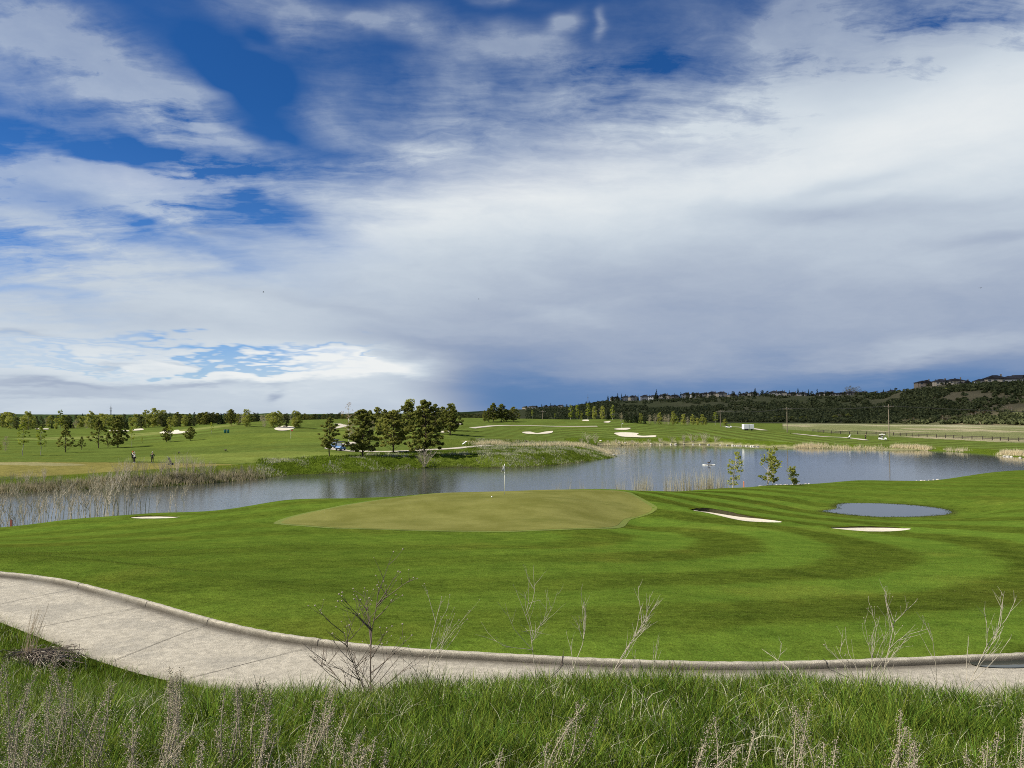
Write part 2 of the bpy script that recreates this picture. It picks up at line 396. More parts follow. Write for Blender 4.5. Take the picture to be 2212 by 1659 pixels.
# ---- ground cover zones
def zones(x, y):
    "returns base colour (n,3), stripe phase, stripe strength, coarseness"
    x = np.asarray(x, float); y = np.asarray(y, float); r = np.hypot(x, y); n = len(x)
    Xb = CX + F * x / np.maximum(y, .1)
    FW = np.array([.069, .106, .0135]); RG = np.array([.050, .098, .013]); TAN = np.array([.30, .27, .13]); FAR = np.array([.082, .112, .024])
    c = np.tile(FW, (n, 1)); coarse = np.zeros(n)
    def mixw(c, w, col): return c * (1 - w[:, None]) + np.array(col) * w[:, None]
    n1 = fbm(x / 6, y / 6, 21); n2 = fbm(x / 1.5, y / 1.5, 31)
    # near bank
    side = sdf(x, y, path_poly); yc = np.interp(x, curb_in[:, 0], curb_in[:, 1])
    bank = (y < yc) & (r < 60)
    c[bank] = (.04, .06, .006); coarse[bank] = 1
    # fairway stripes: arcs round the green
    cx0, cy0 = 0., 38.
    rad = np.where(x > 0, np.sqrt(((x - cx0) * .95) ** 2 + (y - cy0) ** 2), np.abs(y - cy0 - .3 * x))
    ph = rad / 2.8 + .5 * (fbm(x / 14, y / 14, 44) - .5)
    amp = np.where(bank, 0, sm(-2, 9, x) * .56 + .24 + .12 * sm(-8, -20, x) + .25 * sm(4, 14, x) * sm(52, 60, y)) * (r < 130) * (1 - .75 * sm(18, 34, x) * sm(45, 60, y))
    # left foreground lobe
    ps = sdf(x, y, pond_poly)
    farside = (r > 88) & (y > 85) & ~((x > 15) & (ps > -999) & (r < 125) & (y < 118))
    beyond = np.zeros(n, bool)
    # far side of the pond: past the far shore line
    FSa = np.array(FS); ang = np.arctan2(x, y); fa = np.arctan2(FSa[:, 0], FSa[:, 1]); fr = np.hypot(FSa[:, 0], FSa[:, 1])
    o = np.argsort(fa); beyond = r > np.interp(ang, fa[o], fr[o]) - 2
    c[beyond] = FAR
    ph = np.where(beyond, (y - .38 * x + 14 * (fbm(x / 70, y / 70, 14) - .5)) / 8.5, ph); amp = np.where(beyond, .12 + .5 * sm(.42, .6, fbm(x / 40, y / 60, 19)), amp)
    # hill fairway in the middle with curved stripes
    mid = beyond & (Xb > 1000) & (r > 205)
    ph = np.where(mid, (np.sqrt((x - 20) ** 2 * .5 + (y - 150) ** 2) + .25 * x) / 3.6, ph); amp = np.where(mid, .7, amp)
    mid2 = beyond & (Xb > 1480) & (Xb < 1800) & (r < 300) & (r > 205)
    ph = np.where(mid2, (x * 1.0 + .2 * y) / 3.2, ph)
    # light first-cut fairway strips on the left
    def ell(X, Y, z, a, b, rot=0):
        gx_, gy_ = G(X, Y, z); dx, dy = x - gx_, y - gy_; cr, sr = math.cos(rot), math.sin(rot)
        return ((dx * cr + dy * sr) / a) ** 2 + ((-dx * sr + dy * cr) / b) ** 2
    e = ell(520, 985, 2.2, 19, 13, .25); w = sm(1.05, .95, e); c = mixw(c, w, [.125, .155, .035]); amp = amp * (1 - .7 * w)
    e = ell(640, 935, 5, 40, 22, .2); w = sm(1.1, .9, e) * .45; c = mixw(c, w, [.105, .14, .025])
    e = ell(760, 932, 5, 26, 16, .2); w = sm(1.1, .9, e) * .6; c = mixw(c, w, [.12, .155, .032]); amp = amp * (1 - .5 * w)
    e = ell(280, 943, 2.3, 36, 16, .05); w = sm(1.1, .9, e); c = mixw(c, w, [.145, .17, .05])
    dxt, dyt = x + 66, y - 114; e = ((dxt * .99 + dyt * .12) / 33) ** 2 + ((-dxt * .12 + dyt * .99) / 9.5) ** 2; w = sm(1.08, .95, e); c = mixw(c, w, [.165, .150, .045]); amp = amp * (1 - w)
    e2 = ((dxt + 9) / 9) ** 2 + ((dyt - 4) / 3) ** 2; w = sm(1.1, .8, e2) * .6; c = mixw(c, w, [.27, .25, .14])
    # rough grass of the peninsula, shore strip and right-hand meadow
    shore = beyond & (ps < 7 + 3 * n1) & (ps > -2)
    c = mixw(c, shore * .8, [.080, .118, .010]); coarse = np.maximum(coarse, shore * 1.); amp = np.where(shore, 0, amp)
    pen = beyond & (Xb > 900) & (Xb < 1345) & (r < 190); w = pen * sm(.3, .5, n1 + .1)
    c = mixw(c, w * .55, [.095, .125, .02]); coarse = np.maximum(coarse, pen * 1.); amp = np.where(pen, 0, amp)
    d = dline(x, y, [G(1030, 958, 2.7), G(1150, 957, 2.5), G(1240, 960, 2.4), G(1300, 970, 1.5), G(1325, 984, .2)])
    w = sm(4.5, 1.5, d + (n2 - .5) * 4); c = mixw(c, w * .85, [.34, .29, .15])
    # bright dry strip on the far shore
    w = (beyond & (Xb > 1290) & (Xb < 2000)) * sm(1.8, .6, np.abs(ps - 1.2) + (n2 - .5) * 2.6); c = mixw(c, w * .6, [.40, .35, .22])
    # meadow
    fen = np.interp(Xb, [1500, 1700, 1850, 2212, 2600], [420, 330, 300, 262, 235])
    md = beyond & (Xb > 1690) & (r > fen) & (r < 620)
    mead = fbm(x / 22, y / 45, 41); w = md * 1.
    mc = np.array([.115, .150, .055])[None] * (1 - mead[:, None]) + np.array([.19, .19, .09])[None] * mead[:, None]
    k = sm(.54, .66, fbm(x / 14 + 7, y / 40, 77))[:, None]; mc = mc * (1 - k) + np.array([.30, .27, .17]) * k
    k2 = (sm(430, 520, r) * sm(.35, .6, fbm(x / 60, y / 20, 3)))[:, None]; mc = mc * (1 - k2 * .8) + np.array([.34, .33, .22]) * k2 * .8
    c = c * (1 - w[:, None]) + mc * w[:, None]; amp = np.where(md, 0, amp); coarse = np.maximum(coarse, md * 1.)
    # escarpment: scrub soil
    foot, rd, rz = ridge(x, y); hl = (r > foot * .99) & (x > -60); t = (r - foot) / (rd - foot)
    hc = fbm(x / 50, y / 90, 55)[:, None]
    hcol = np.array([.065, .085, .032]) * (1 - hc) + np.array([.125, .115, .070]) * hc
    rt = sm(1850, 2000, Xb)[:, None] * sm(.35, .55, fbm(x / 35 + 3, y / 50, 66))[:, None]
    hcol = hcol * (1 - rt * .6) + np.array([.17, .14, .09]) * rt * .6
    gx_, gy_ = AT(2040, 725); e = ((x - gx_) / 28) ** 2 + ((y - gy_) / 38) ** 2
    w = sm(1.25, .7, e + (n1 - .5) * .9)[:, None]; hcol = hcol * (1 - w) + np.array([.48, .36, .22]) * w
    w = (hl * 1.)[:, None]; c = c * (1 - w) + hcol * w; amp = np.where(hl, 0, amp); coarse = np.maximum(coarse, hl * 1.)
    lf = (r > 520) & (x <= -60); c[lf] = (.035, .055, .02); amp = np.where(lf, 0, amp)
    pu = sdf(x, y, puddle_poly); w = sm(.7, .1, np.abs(pu)); c = mixw(c, w * .7, [.050, .052, .018])
    # wet dark mud at the water line
    w = sm(.7, .0, ps); c = mixw(c, w, [.045, .042, .025])
    c = c * (1 + (n1[:, None] - .5) * .35)
    # broad worn/yellow patches on the mown grass
    yl = sm(.55, .8, fbm(x / 3.5 + 11, y / 3.5, 91)) * (amp > 0) * .3
    c = mixw(c, yl, [.115, .125, .02])
    return c, ph, amp, coarse
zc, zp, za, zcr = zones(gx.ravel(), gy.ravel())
def b_ground(b):
    at = nd('ShaderNodeAttribute', attribute_name='col'); ap = nd('ShaderNodeAttribute', attribute_name='phase'); aa = nd('ShaderNodeAttribute', attribute_name='amp'); ac = nd('ShaderNodeAttribute', attribute_name='coarse')
    geo = nd('ShaderNodeNewGeometry'); P = geo.outputs['Position']
    wob = noise(P, .35, 3)
    s = E.m('SINE', (E(ap.outputs['Fac']) + (wob - .5) * .7) * PI)
    st = (ramp01(s, -.55, .55) - .5) * E(aa.outputs['Fac'])
    fine = noise(P, 26, 3, .7); mids = noise(P, 6.5, 5, .8); big = noise(P, .9, 3, .6)
    streak = noise(vmap(P, scale=(.55, 1.3, 1)), 2.4, 6, .8)
    k = st * .62 + (fine - .5) * .9 + (mids - .5) * 1.7 + (streak - .5) * 1.5 + (big - .5) * .9 + 1.02
    sc = nd('ShaderNodeVectorMath', operation='SCALE'); ln(at.outputs['Color'], sc.inputs[0]); ln(E.m('MAXIMUM', k, .15), sc.inputs['Scale'])
    # straw coloured flecks
    fl = ramp01(noise(vmap(P, scale=(1, 2.2, 1)), 7.5, 4, .75), .57, .70) * .45
    c = mixc(fl, E(sc.outputs[0]), (.15, .17, .035))
    hs = nd('ShaderNodeHueSaturation'); ln(c, hs.inputs['Color']); ln((st * .02 + .5) - (big - .5) * .03, hs.inputs['Hue'])
    ln(hs.outputs[0], b.inputs['Base Color']); b.inputs['Roughness'].default_value = .9; b.inputs['Specular IOR Level'].default_value = .0
    bp = nd('ShaderNodeBump'); bp.inputs['Strength'].default_value = .9
    ln((noise(P, 14, 4, .75) + streak) * (E(ac.outputs['Fac']) * .16 + .028), bp.inputs['Height']); bp.inputs['Distance'].default_value = 1.0
    ln(bp.outputs[0], b.inputs['Normal'])
M_ground = mat('ground_grass', b_ground)
nr, na = gx.shape
idx = np.arange(nr * na).reshape(nr, na)
Fq = np.stack([idx[:-1, :-1], idx[:-1, 1:], idx[1:, 1:], idx[1:, :-1]], -1).reshape(-1, 4)[:, ::-1]
V = np.stack([gx.ravel(), gy.ravel(), H.ravel()], 1)
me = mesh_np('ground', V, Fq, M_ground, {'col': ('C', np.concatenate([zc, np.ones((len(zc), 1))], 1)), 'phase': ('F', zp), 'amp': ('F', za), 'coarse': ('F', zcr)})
tag(obj('ground', me), kind='structure')
# ---------------------------------------------------------------- draped sheets
def drape(name, poly, step, off, m, parent=None, origin=(0, 0), zf=None, thick=0):
    P = np.asarray(poly); seg = []
    for i in range(len(P)):
        a, b = P[i], P[(i + 1) % len(P)]; k = max(1, int(np.linalg.norm(b - a) / step))
        for j in range(k): seg.append(a + (b - a) * j / k)
    B = np.array(seg)
    x0, y0 = P.min(0); x1, y1 = P.max(0)
    qx, qy = np.meshgrid(np.arange(x0, x1, step), np.arange(y0, y1, step)); q = np.stack([qx.ravel(), qy.ravel()], 1)
    q = q + rng.uniform(-.15, .15, q.shape) * step
    q = q[sdf(q[:, 0], q[:, 1], P) < -step * .45]
    allp = [Vector(p) for p in np.vstack([B, q])]
    nb = len(B)
    vo, eo, fo, *_ = delaunay_2d_cdt(allp, [(i, (i + 1) % nb) for i in range(nb)], [], 1, 1e-5)
    vo = np.array([tuple(v) for v in vo]); z = (hm(vo[:, 0], vo[:, 1]) if zf is None else zf(vo[:, 0], vo[:, 1])) + off
    me = mesh_np(name, np.stack([vo[:, 0] - origin[0], vo[:, 1] - origin[1], z], 1), np.array([f for f in fo if len(f) == 3]), m)
    o = obj(name, me, parent)
    return o
def b_green(b):
    geo = nd('ShaderNodeNewGeometry'); P = geo.outputs['Position']
    n1 = noise(P, .35, 4, .6); n2 = noise(vmap(P, scale=(1, 2.5, 1)), 3, 5, .7); n3 = noise(P, 30, 2)
    c = mixc(ramp01(n1, .3, .7), (.118, .121, .028), (.168, .168, .048))
    c = mixc((ramp01(noise(vmap(P, scale=(.5, 1.4, 1)), .5, 3), .48, .75)) * .55, c, (.090, .102, .020))
    k = (n2 - .5) * .45 + (n3 - .5) * .35 + 1
    sc = nd('ShaderNodeVectorMath', operation='SCALE'); ln(c, sc.inputs[0]); ln(k, sc.inputs['Scale']); ln(sc.outputs[0], b.inputs['Base Color'])
    b.inputs['Roughness'].default_value = .9; b.inputs['Specular IOR Level'].default_value = .02
    bp = nd('ShaderNodeBump'); bp.inputs['Strength'].default_value = .5; bp.inputs['Distance'].default_value = .02; ln(n2 + n3, bp.inputs['Height']); ln(bp.outputs[0], b.inputs['Normal'])
M_green = mat('putting_green_turf', b_green)
tag(drape('putting_green', green_poly, .45, .02, M_green), kind='structure')
M_fringe = simple('fringe_turf', (.115, .145, .018), .85, .35, 3.5)
ctr = green_poly.mean(0); gp2 = spline(green_poly[::3] + (green_poly[::3] - ctr) / np.linalg.norm(green_poly[::3] - ctr, axis=1)[:, None] * .42, 3, True)
tag(drape('green_fringe', gp2, .45, .012, M_fringe), kind='structure')
def b_sand(b):
    geo = nd('ShaderNodeNewGeometry'); P = geo.outputs['Position']; n = noise(P, 4, 4, .7); n2 = noise(vmap(P, scale=(1, 4, 1)), 9, 3)
    ln(mixc(n, (.46, .41, .32), (.66, .61, .50)), b.inputs['Base Color']); b.inputs['Roughness'].default_value = .95
    bp = nd('ShaderNodeBump'); bp.inputs['Strength'].default_value = .6; bp.inputs['Distance'].default_value = .04; ln(n + n2, bp.inputs['Height']); ln(bp.outputs[0], b.inputs['Normal'])
M_sand = mat('bunker_sand', b_sand)
M_shaded_soil = simple('turf_lip_shaded_soil', (.045, .04, .02), .95, .5, 8)  # soil face of the lip, its shade put into the dark colour
M_edge = simple('bunker_edge_turf', (.055, .075, .006), .9, .3, 6, spec=0)
def bunker(P, label, step=.3, off=.03, lip=None, group=None):
    c = P.mean(0)
    r = empty('sand_bunker', (c[0], c[1], 0)); tag(r, label, 'bunker', group)
    drape('sand', P, step, off, M_sand, r, c)
    if lip is not None:
        a0, a1, hts = lip; n = len(P); idx_ = [int(a0 * n + k) % n for k in range(int((a1 - a0) * n) + 1)]; L = P[idx_]; b = MB(); e_ = MB(); n = len(L)
        for i, p in enumerate(L):
            t = i / (n - 1); hgt = float(np.interp(t, np.linspace(0, 1, len(hts)), hts)) + random.uniform(-.02, .02); g = hz(*p); o_ = (p - c) / (np.linalg.norm(p - c) + 1e-6); q = p - c
            b.v += [(q[0], q[1], g - .05), (q[0] + o_[0] * .02, q[1] + o_[1] * .06, g + hgt)]; g2 = hz(p[0] + o_[0] * .9, p[1] + o_[1] * .9)
            e_.v += [(q[0] + o_[0] * .01, q[1] + o_[1] * .03, g + hgt + .003), (q[0] + o_[0] * .3, q[1] + o_[1] * .3, g + hgt * .9), (q[0] + o_[0] * .9, q[1] + o_[1] * .9, g2 - .02)]
        for i in range(n - 1):
            b.f.append((2 * i, 2 * i + 2, 2 * i + 3, 2 * i + 1)); a = 3 * i; e_.f += [(a, a + 3, a + 4, a + 1), (a + 1, a + 4, a + 5, a + 2)]
        b.build('turf_lip', M_shaded_soil, r); e_.build('turf_edge', M_edge, r, smooth=True)
    return r
bunker(BUNK['near_mid'][0], 'long white sand bunker with dark turf lip between green and puddle', .25, .02, (0, .42, [.12, .30, .30, .18, .08, .04]))
bunker(BUNK['near_right'][0], 'lens-shaped white sand bunker in the fairway in front of the puddle', .25, .02, (0, .42, [.03, .08, .10, .08, .03]))
bunker(BUNK['near_left'][0], 'thin sliver of white sand bunker on the left bank above the pond', .25, .02, (0, .40, [.03, .07, .08, .06, .02]))
FB = [  # far bunkers: outline in survey coordinates, z, label
 ([(1128, 934), (1145, 933), (1160, 936), (1178, 933), (1194, 931.5), (1190, 936), (1168, 938), (1150, 938), (1135, 937)], 3.6, 'V-shaped white bunker on the far fairway, directly above the peninsula'),
 ([(1327, 936), (1345, 934.5), (1378, 936), (1376, 940), (1390, 942), (1415, 941), (1414, 944.5), (1380, 945), (1345, 943.5), (1333, 940)], 3.0, 'largest far bunker, white with a grass tongue, above the pond'),
 ([(1326, 927), (1345, 925), (1362, 925), (1355, 928.5), (1335, 928.5)], 4.2, 'small white bunker just above the largest far bunker'),
 ([(1258, 907.5), (1270, 907), (1272, 909.5), (1260, 909.5)], 6.8, 'tiny white bunker near the crest below the row of poplars'),
 ([(1305, 911.5), (1318, 910), (1316, 913), (1306, 913)], 6.2, 'tiny white bunker on the crest right of centre'),
 ([(345, 935), (358, 931), (375, 932.5), (376, 930), (385, 929), (390, 932), (407, 932), (395, 936), (370, 938), (350, 937)], 2.6, 'group of white sand beds among the pines on the left'),
 ([(593, 926), (610, 920.5), (633, 922), (635, 926), (620, 930), (600, 930)], 4.9, 'rounded white bunker before the trees, left of the grove'),
 ([(77, 926), (86, 926), (86, 927.6), (77, 927.6)], 2.4, 'leftmost tiny strip of white bunker below the belt of trees'),
 ([(94, 926), (104, 926), (104, 928), (94, 928)], 2.4, 'second tiny white bunker strip from the left edge'),
 ([(238, 930), (275, 930), (275, 932), (240, 932)], 2.5, 'thin white bunker strip behind the spreading pines'),
 ([(286, 928), (305, 926), (310, 928.5), (290, 930.5)], 2.8, 'short bright bunker on a rise behind the left pines'),
 ([(874, 928), (882, 925), (890, 927.5), (888, 931), (877, 931)], 4.6, 'small white bunker seen between the grove trunks'),
 ([(950, 932.5), (966, 931), (970, 933.5), (955, 935)], 4.6, 'narrow pale bunker at the right foot of the grove'),
 ([(984, 915), (996, 913), (997, 917), (986, 918)], 6.2, 'white bunker at the right edge of the grove near the crest'),
]
for pts, z, lab in FB:
    P = spline([G(X, Y, z) for X, Y in pts], 5, True)
    # lay the outline where the line of sight actually meets the ground
    Q = []
    for X, Y in [(CX + F * p[0] / p[1], HY + (CAMZ - z) * F / math.hypot(0, p[1])) for p in P]:
        Ds = np.linspace(90, 460, 1500); xx = (X - CX) / F * Ds; hh = hm(xx, Ds); zz = CAMZ - (Y - HY) / F * Ds
        k = np.argmax(hh >= zz) if (hh >= zz).any() else 900
        Q.append((xx[k], Ds[k]))
    Q = np.array(Q); 
    bunker(Q, lab, 1.0, .10, group='sand bunkers across the pond')
# ---------------------------------------------------------------- water
def b_water(b):
    geo = nd('ShaderNodeNewGeometry'); P = geo.outputs['Position']
    b.inputs['Base Color'].default_value = (.042, .047, .040, 1); b.inputs['Roughness'].default_value = .05; b.inputs['IOR'].default_value = 1.333
    n1 = noise(vmap(P, scale=(.6, 1.6, 1)), 1.3, 4, .65); n2 = noise(vmap(P, scale=(.8, 2, 1)), 5, 3, .6); pat = noise(P, .03, 3)
    sx = nd('ShaderNodeSeparateXYZ'); ln(P, sx.inputs[0])
    calm = ramp01(E(sx.outputs[0]), 5, 60) * -.72 + 1
    bp = nd('ShaderNodeBump'); ln(calm * (pat * .9 + .35) * .55, bp.inputs['Strength']); bp.inputs['Distance'].default_value = .038
    ln(n1 + n2 * .35, bp.inputs['Height']); ln(bp.outputs[0], b.inputs['Normal'])
M_water = mat('pond_water', b_water)
wx0, wx1, wy0, wy1 = -110, 230, 48, 262
me = mesh_np('pond', np.array([(wx0, wy0, 0), (wx1, wy0, 0), (wx1, wy1, 0), (wx0, wy1, 0)]), np.array([[0, 1, 2, 3]]), M_water)
tag(obj('pond', me), kind='structure')
def b_pud(b):
    b.inputs['Base Color'].default_value = (.03, .035, .03, 1); b.inputs['Roughness'].default_value = .03; b.inputs['IOR'].default_value = 1.333
M_pud = mat('still_water', b_pud)
me = drape('puddle', puddle_poly, 1.0, 0, M_pud, zf=lambda x, y: np.full(x.shape, 2.045))
tag(me, kind='structure')
# ---------------------------------------------------------------- near cart path with kerb
def b_conc(b):
    geo = nd('ShaderNodeNewGeometry'); P = geo.outputs['Position']
    f = noise(P, 38, 4, .85); m_ = noise(P, 6, 5, .65); g = noise(P, .8, 3, .6); ag = ramp01(noise(P, 90, 2, .6), .45, .62)
    c = mixc(ramp01(m_, .3, .7), (.37, .34, .275), (.56, .515, .42))
    c = mixc(ag * .42, c, (.29, .26, .205)); c = mixc(ramp01(f, .56, .74) * .45, c, (.70, .66, .55))
    at = nd('ShaderNodeAttribute', attribute_name='dirt_shade')
    d = (E(at.outputs['Fac']) * ramp01(noise(P, 2.2, 5, .7) + E(at.outputs['Fac']) * .55, .42, .72)).clamp()
    c = mixc(d * .92, c, (.085, .075, .060)); c = mixc(ramp01(g, .5, .68) * .4, c, (.26, .245, .21)); c = mixc(ramp01(noise(P, 2.6, 6, .8), .57, .66) * .45, c, (.22, .205, .175))
    ln(c, b.inputs['Base Color']); b.inputs['Roughness'].default_value = .9; b.inputs['Specular IOR Level'].default_value = .2
    bp = nd('ShaderNodeBump'); bp.inputs['Strength'].default_value = .7; bp.inputs['Distance'].default_value = .012; ln(f + ag, bp.inputs['Height']); ln(bp.outputs[0], b.inputs['Normal'])
M_conc = mat('exposed_concrete', b_conc)
def b_joint(b):
    b.inputs['Base Color'].default_value = (.05, .043, .035, 1); b.inputs['Roughness'].default_value = .95
M_joint = mat('joint_dirt', b_joint)
arc = np.concatenate([[0], np.cumsum(np.linalg.norm(np.diff(curb_in, axis=0), axis=1))])
s = np.arange(0, arc[-1], .12); kc = np.stack([np.interp(s, arc, curb_in[:, 0]), np.interp(s, arc, curb_in[:, 1])], 1)
root = empty('cart_path', (kc[len(kc) // 2][0], kc[len(kc) // 2][1], 0)); tag(root, kind='structure'); ox, oy = root.location.x, root.location.y
def strip(name, prof, m, parent, dirt_shade=None):
    "sweep a profile [(offset, z)] along the kerb line"
    rows = [offset(kc, o_) for o_, z_ in prof]; n = len(kc); k = len(prof)
    V = np.zeros((n, k, 3))
    for i, (o_, z_) in enumerate(prof): V[:, i, 0] = rows[i][:, 0] - ox; V[:, i, 1] = rows[i][:, 1] - oy; V[:, i, 2] = z_ + (fbm(s * .7, np.full(n, o_), 4) - .5) * .012
    if name == 'kerb': V[:, 3:6, 2] += (vnoise(s * 7, s * 0, 3)[:, None] - .5) * .012 + (vnoise(s * 23, s * 0, 5)[:, None] - .5) * .008
    I = np.arange(n * k).reshape(n, k); Fq = np.stack([I[:-1, :-1], I[1:, :-1], I[1:, 1:], I[:-1, 1:]], -1).reshape(-1, 4)
    dd = np.tile(dirt_shade if dirt_shade is not None else np.zeros(k), (n, 1)).ravel()
    o = obj(name, mesh_np(name, V.reshape(-1, 3), Fq[:, ::-1], m, {'dirt_shade': ('F', dd)}), parent); return o
strip('paving', [(-2.5, PZ - .05), (-2.45, PZ), (-2, PZ + .01), (-1.4, PZ + .012), (-.9, PZ + .01), (-.45, PZ + .005), (-.22, PZ), (-.1, PZ - .004), (-.0, PZ - .004)], M_conc, root, np.array([.5, .4, .05, .0, .05, .12, .35, .8, 1.0]))
strip('kerb', [(-.005, PZ - .1), (-.005, PZ + .0), (.0, PZ + .04), (.012, PZ + .085), (.03, PZ + .105), (.11, PZ + .112), (.135, PZ + .10), (.14, PZ - .1)], M_conc, root, np.array([1, 1, .9, .55, .1, .05, .2, .5]))  # kerb face painted dark for its shade as well as dirt
# joints across the slab
jb = MB()
JT = [(-17.5, -18.6, 20.6), (-14.2, -15.1, 19.2), (-11.2, -12.3, 17.6), (-8.5, -9.68, 16.5), (-6.5, -7.08, 14.2), (-3.77, -5.58, 13.3), (.9, .2, 11.9), (5.6, 6.3, 11.4), (9.6, 10.6, 12.0), (13.0, 14.4, 13.4)]
for kx, nx_, ny_ in JT:
    i = int(np.argmin(np.abs(kc[:, 0] - kx)))
    T = kc[min(i + 1, len(kc) - 1)] - kc[i]; T /= np.linalg.norm(T); Nn = np.array([-T[1], T[0]])
    a = kc[i] - Nn * .02; b_ = kc[i] - Nn * 2.42; sh_ = np.dot(np.array([nx_, ny_]) - b_, T); b_ = b_ + T * np.clip(sh_, -1, 1); w = T * .007
    Vv = []
    for k in range(9):
        p = a + (b_ - a) * k / 8 + T * random.uniform(-.012, .012)
        Vv += [(p[0] - w[0] - ox, p[1] - w[1] - oy, PZ + .019), (p[0] + w[0] - ox, p[1] + w[1] - oy, PZ + .019)]
    jb.add(Vv, [(2 * k, 2 * k + 1, 2 * k + 3, 2 * k + 2) for k in range(8)])
    q = kc[i]; jb.add([(q[0] + T[0] * e - ox + Nn[0] * n_, q[1] + T[1] * e - oy + Nn[1] * n_, z_) for e in (-.009, .009) for n_, z_ in ((-.012, PZ + .02), (.012, PZ + .10), (.03, PZ + .118), (.13, PZ + .122))],
                      [(0, 1, 5, 4), (1, 2, 6, 5), (2, 3, 7, 6)])
jb.build('joint', M_joint, root)
# puddle lying in the gutter at the right end
gp_ = [G(X, Y, PZ) for X, Y in [(2095, 1433), (2120, 1431), (2150, 1429), (2260, 1424), (2420, 1416), (2450, 1426), (2330, 1440), (2212, 1444), (2150, 1444), (2110, 1440)]]
tag(drape('gutter_puddle', spline(gp_, 5, True), .3, 0, M_pud, zf=lambda x, y: np.full(x.shape, PZ + .0195)), kind='structure')
# far cart paths
M_path2 = simple('far_path_concrete', (.44, .40, .33), .9, .2, 1.5)
def farpath(name, pts, w):
    L = []
    for X, Y in pts:
        Ds = np.linspace(90, 900, 4000); xx = (X - CX) / F * Ds; hh = hm(xx, Ds); zz = CAMZ - (Y - HY) / F * Ds
        k = np.argmax(hh >= zz) if (hh >= zz).any() else 2000
        L.append((xx[k], Ds[k]))
    L = spline(L, 8); poly = np.vstack([offset(L, w / 2), offset(L, -w / 2)[::-1]])
    n = len(L); V = []
    for o_ in (-w / 2, -w / 6, w / 6, w / 2):
        q = offset(L, o_); V.append(np.stack([q[:, 0], q[:, 1], hm(q[:, 0], q[:, 1]) + .07], 1))
    V = np.stack(V, 1); I = np.arange(n * 4).reshape(n, 4); Fq = np.stack([I[:-1, :-1], I[1:, :-1], I[1:, 1:], I[:-1, 1:]], -1).reshape(-1, 4)
    tag(obj(name, mesh_np(name, V.reshape(-1, 3), Fq, M_path2)), kind='structure')
farpath('far_cart_path', [(712, 968), (730, 971), (760, 974), (800, 975.5), (850, 975.5), (900, 973), (960, 970), (1010, 966), (1060, 962)], 2.4)
farpath('path_branch', [(716, 968), (735, 964), (755, 958), (768, 955)], 3.2)
farpath('upper_cart_path', [(716, 926), (733, 923), (746, 920)], 3)
farpath('upper_cart_path', [(746, 920), (736, 917.5), (728, 915.5)], 2.6)
farpath('hill_cart_path', [(1020, 925), (1050, 921.5), (1100, 919), (1200, 921), (1290, 921)], 2.4)
farpath('trailer_path', [(1560, 921), (1600, 923), (1640, 928), (1650, 929.5)], 3)
farpath('meadow_cart_path', [(1715, 937), (1745, 940), (1775, 943), (1820, 945), (1850, 948), (1868, 951)], 2.4)
# ================================================================ FOREGROUND GRASS
M_blade = attrmat('grass_blades', .45, .8, .06)
def blades(P, hgt, wid, lean, cols, nseg=2, curl=.5):
    "P (n,2) roots; returns verts and quads of curved tapering blades"
    n = len(P); z = hm(P[:, 0], P[:, 1]) - .01
    th = rng.uniform(0, 2 * PI, n); la = rng.uniform(0, 2 * PI, n)
    lean = lean * rng.uniform(.3, 1.3, n)
    V = np.zeros((n, (nseg + 1) * 2, 3)); 
    for k in range(nseg + 1):
        t = k / nseg; o = lean * hgt * (t ** (1 + curl)); zz = hgt * t * (1 - .22 * lean * t)
        wd = wid * (1 - t * .88) * .5
        cx = P[:, 0] + np.cos(la) * o; cy = P[:, 1] + np.sin(la) * o
        for sgn, j in ((-1, 0), (1, 1)):
            V[:, 2 * k + j, 0] = cx + sgn * np.cos(th) * wd; V[:, 2 * k + j, 1] = cy + sgn * np.sin(th) * wd; V[:, 2 * k + j, 2] = z + zz
    b = (np.arange(n) * (nseg + 1) * 2)[:, None]
    Fq = np.concatenate([b + np.array([[2 * k, 2 * k + 1, 2 * k + 3, 2 * k + 2]]) for k in range(nseg)], 0)
    C = np.repeat(np.concatenate([cols, np.ones((n, 1))], 1), (nseg + 1) * 2, 0)
    return V.reshape(-1, 3), Fq, C
def bank_pts(n, y0, y1, xr):
    P = np.stack([rng.uniform(-xr, xr, n), rng.uniform(y0, y1, n)], 1)
    k = np.abs(P[:, 0]) < P[:, 1] * .72 + 1.2; P = P[k]
    yc = np.interp(P[:, 0], near_edge[:, 0], near_edge[:, 1])
    d = sdf(P[:, 0], P[:, 1], path_poly)
    edge = .02 + .12 * vnoise(P[:, 0] * 3, P[:, 1] * 3, 8)
    return P[(P[:, 1] < yc) & (d > edge - .05)]
Vs, Fs, Cs = [], [], []; base = 0
def pushb(V, Fq, C):
    global base
    Vs.append(V); Fs.append(Fq + base); Cs.append(C); base += len(V)
def green_cols(P):
    n = len(P); a = fbm(P[:, 0] * .9, P[:, 1] * .9, 3)[:, None]; r = rng.uniform(0, 1, (n, 1))
    c = np.array([.082, .150, .016]) * (1 - a) + np.array([.175, .260, .040]) * a
    c = c * (.35 + 1.35 * r ** 1.3); c[:, 0:1] *= rng.uniform(.8, 1.35, (n, 1)); return c
for (n, y0, y1, xr, w0) in ((125000, 2.3, 5.2, 5.0, .0088), (170000, 5.2, 9.5, 8.0, .0105), (100000, 9.5, 18.5, 15, .010)):
    P = bank_pts(n, y0, y1, xr); m_ = len(P); dens = fbm(P[:, 0] * 3.2, P[:, 1] * 3.2, 12, 2) ** 1.3 * 1.25
    hgt = (.08 + .24 * dens) * rng.uniform(.5, 1.25, m_) * (1.0 if y0 < 9 else .8)
    pushb(*blades(P, hgt, w0 * rng.uniform(.6, 1.3, m_), .62, green_cols(P), 2))
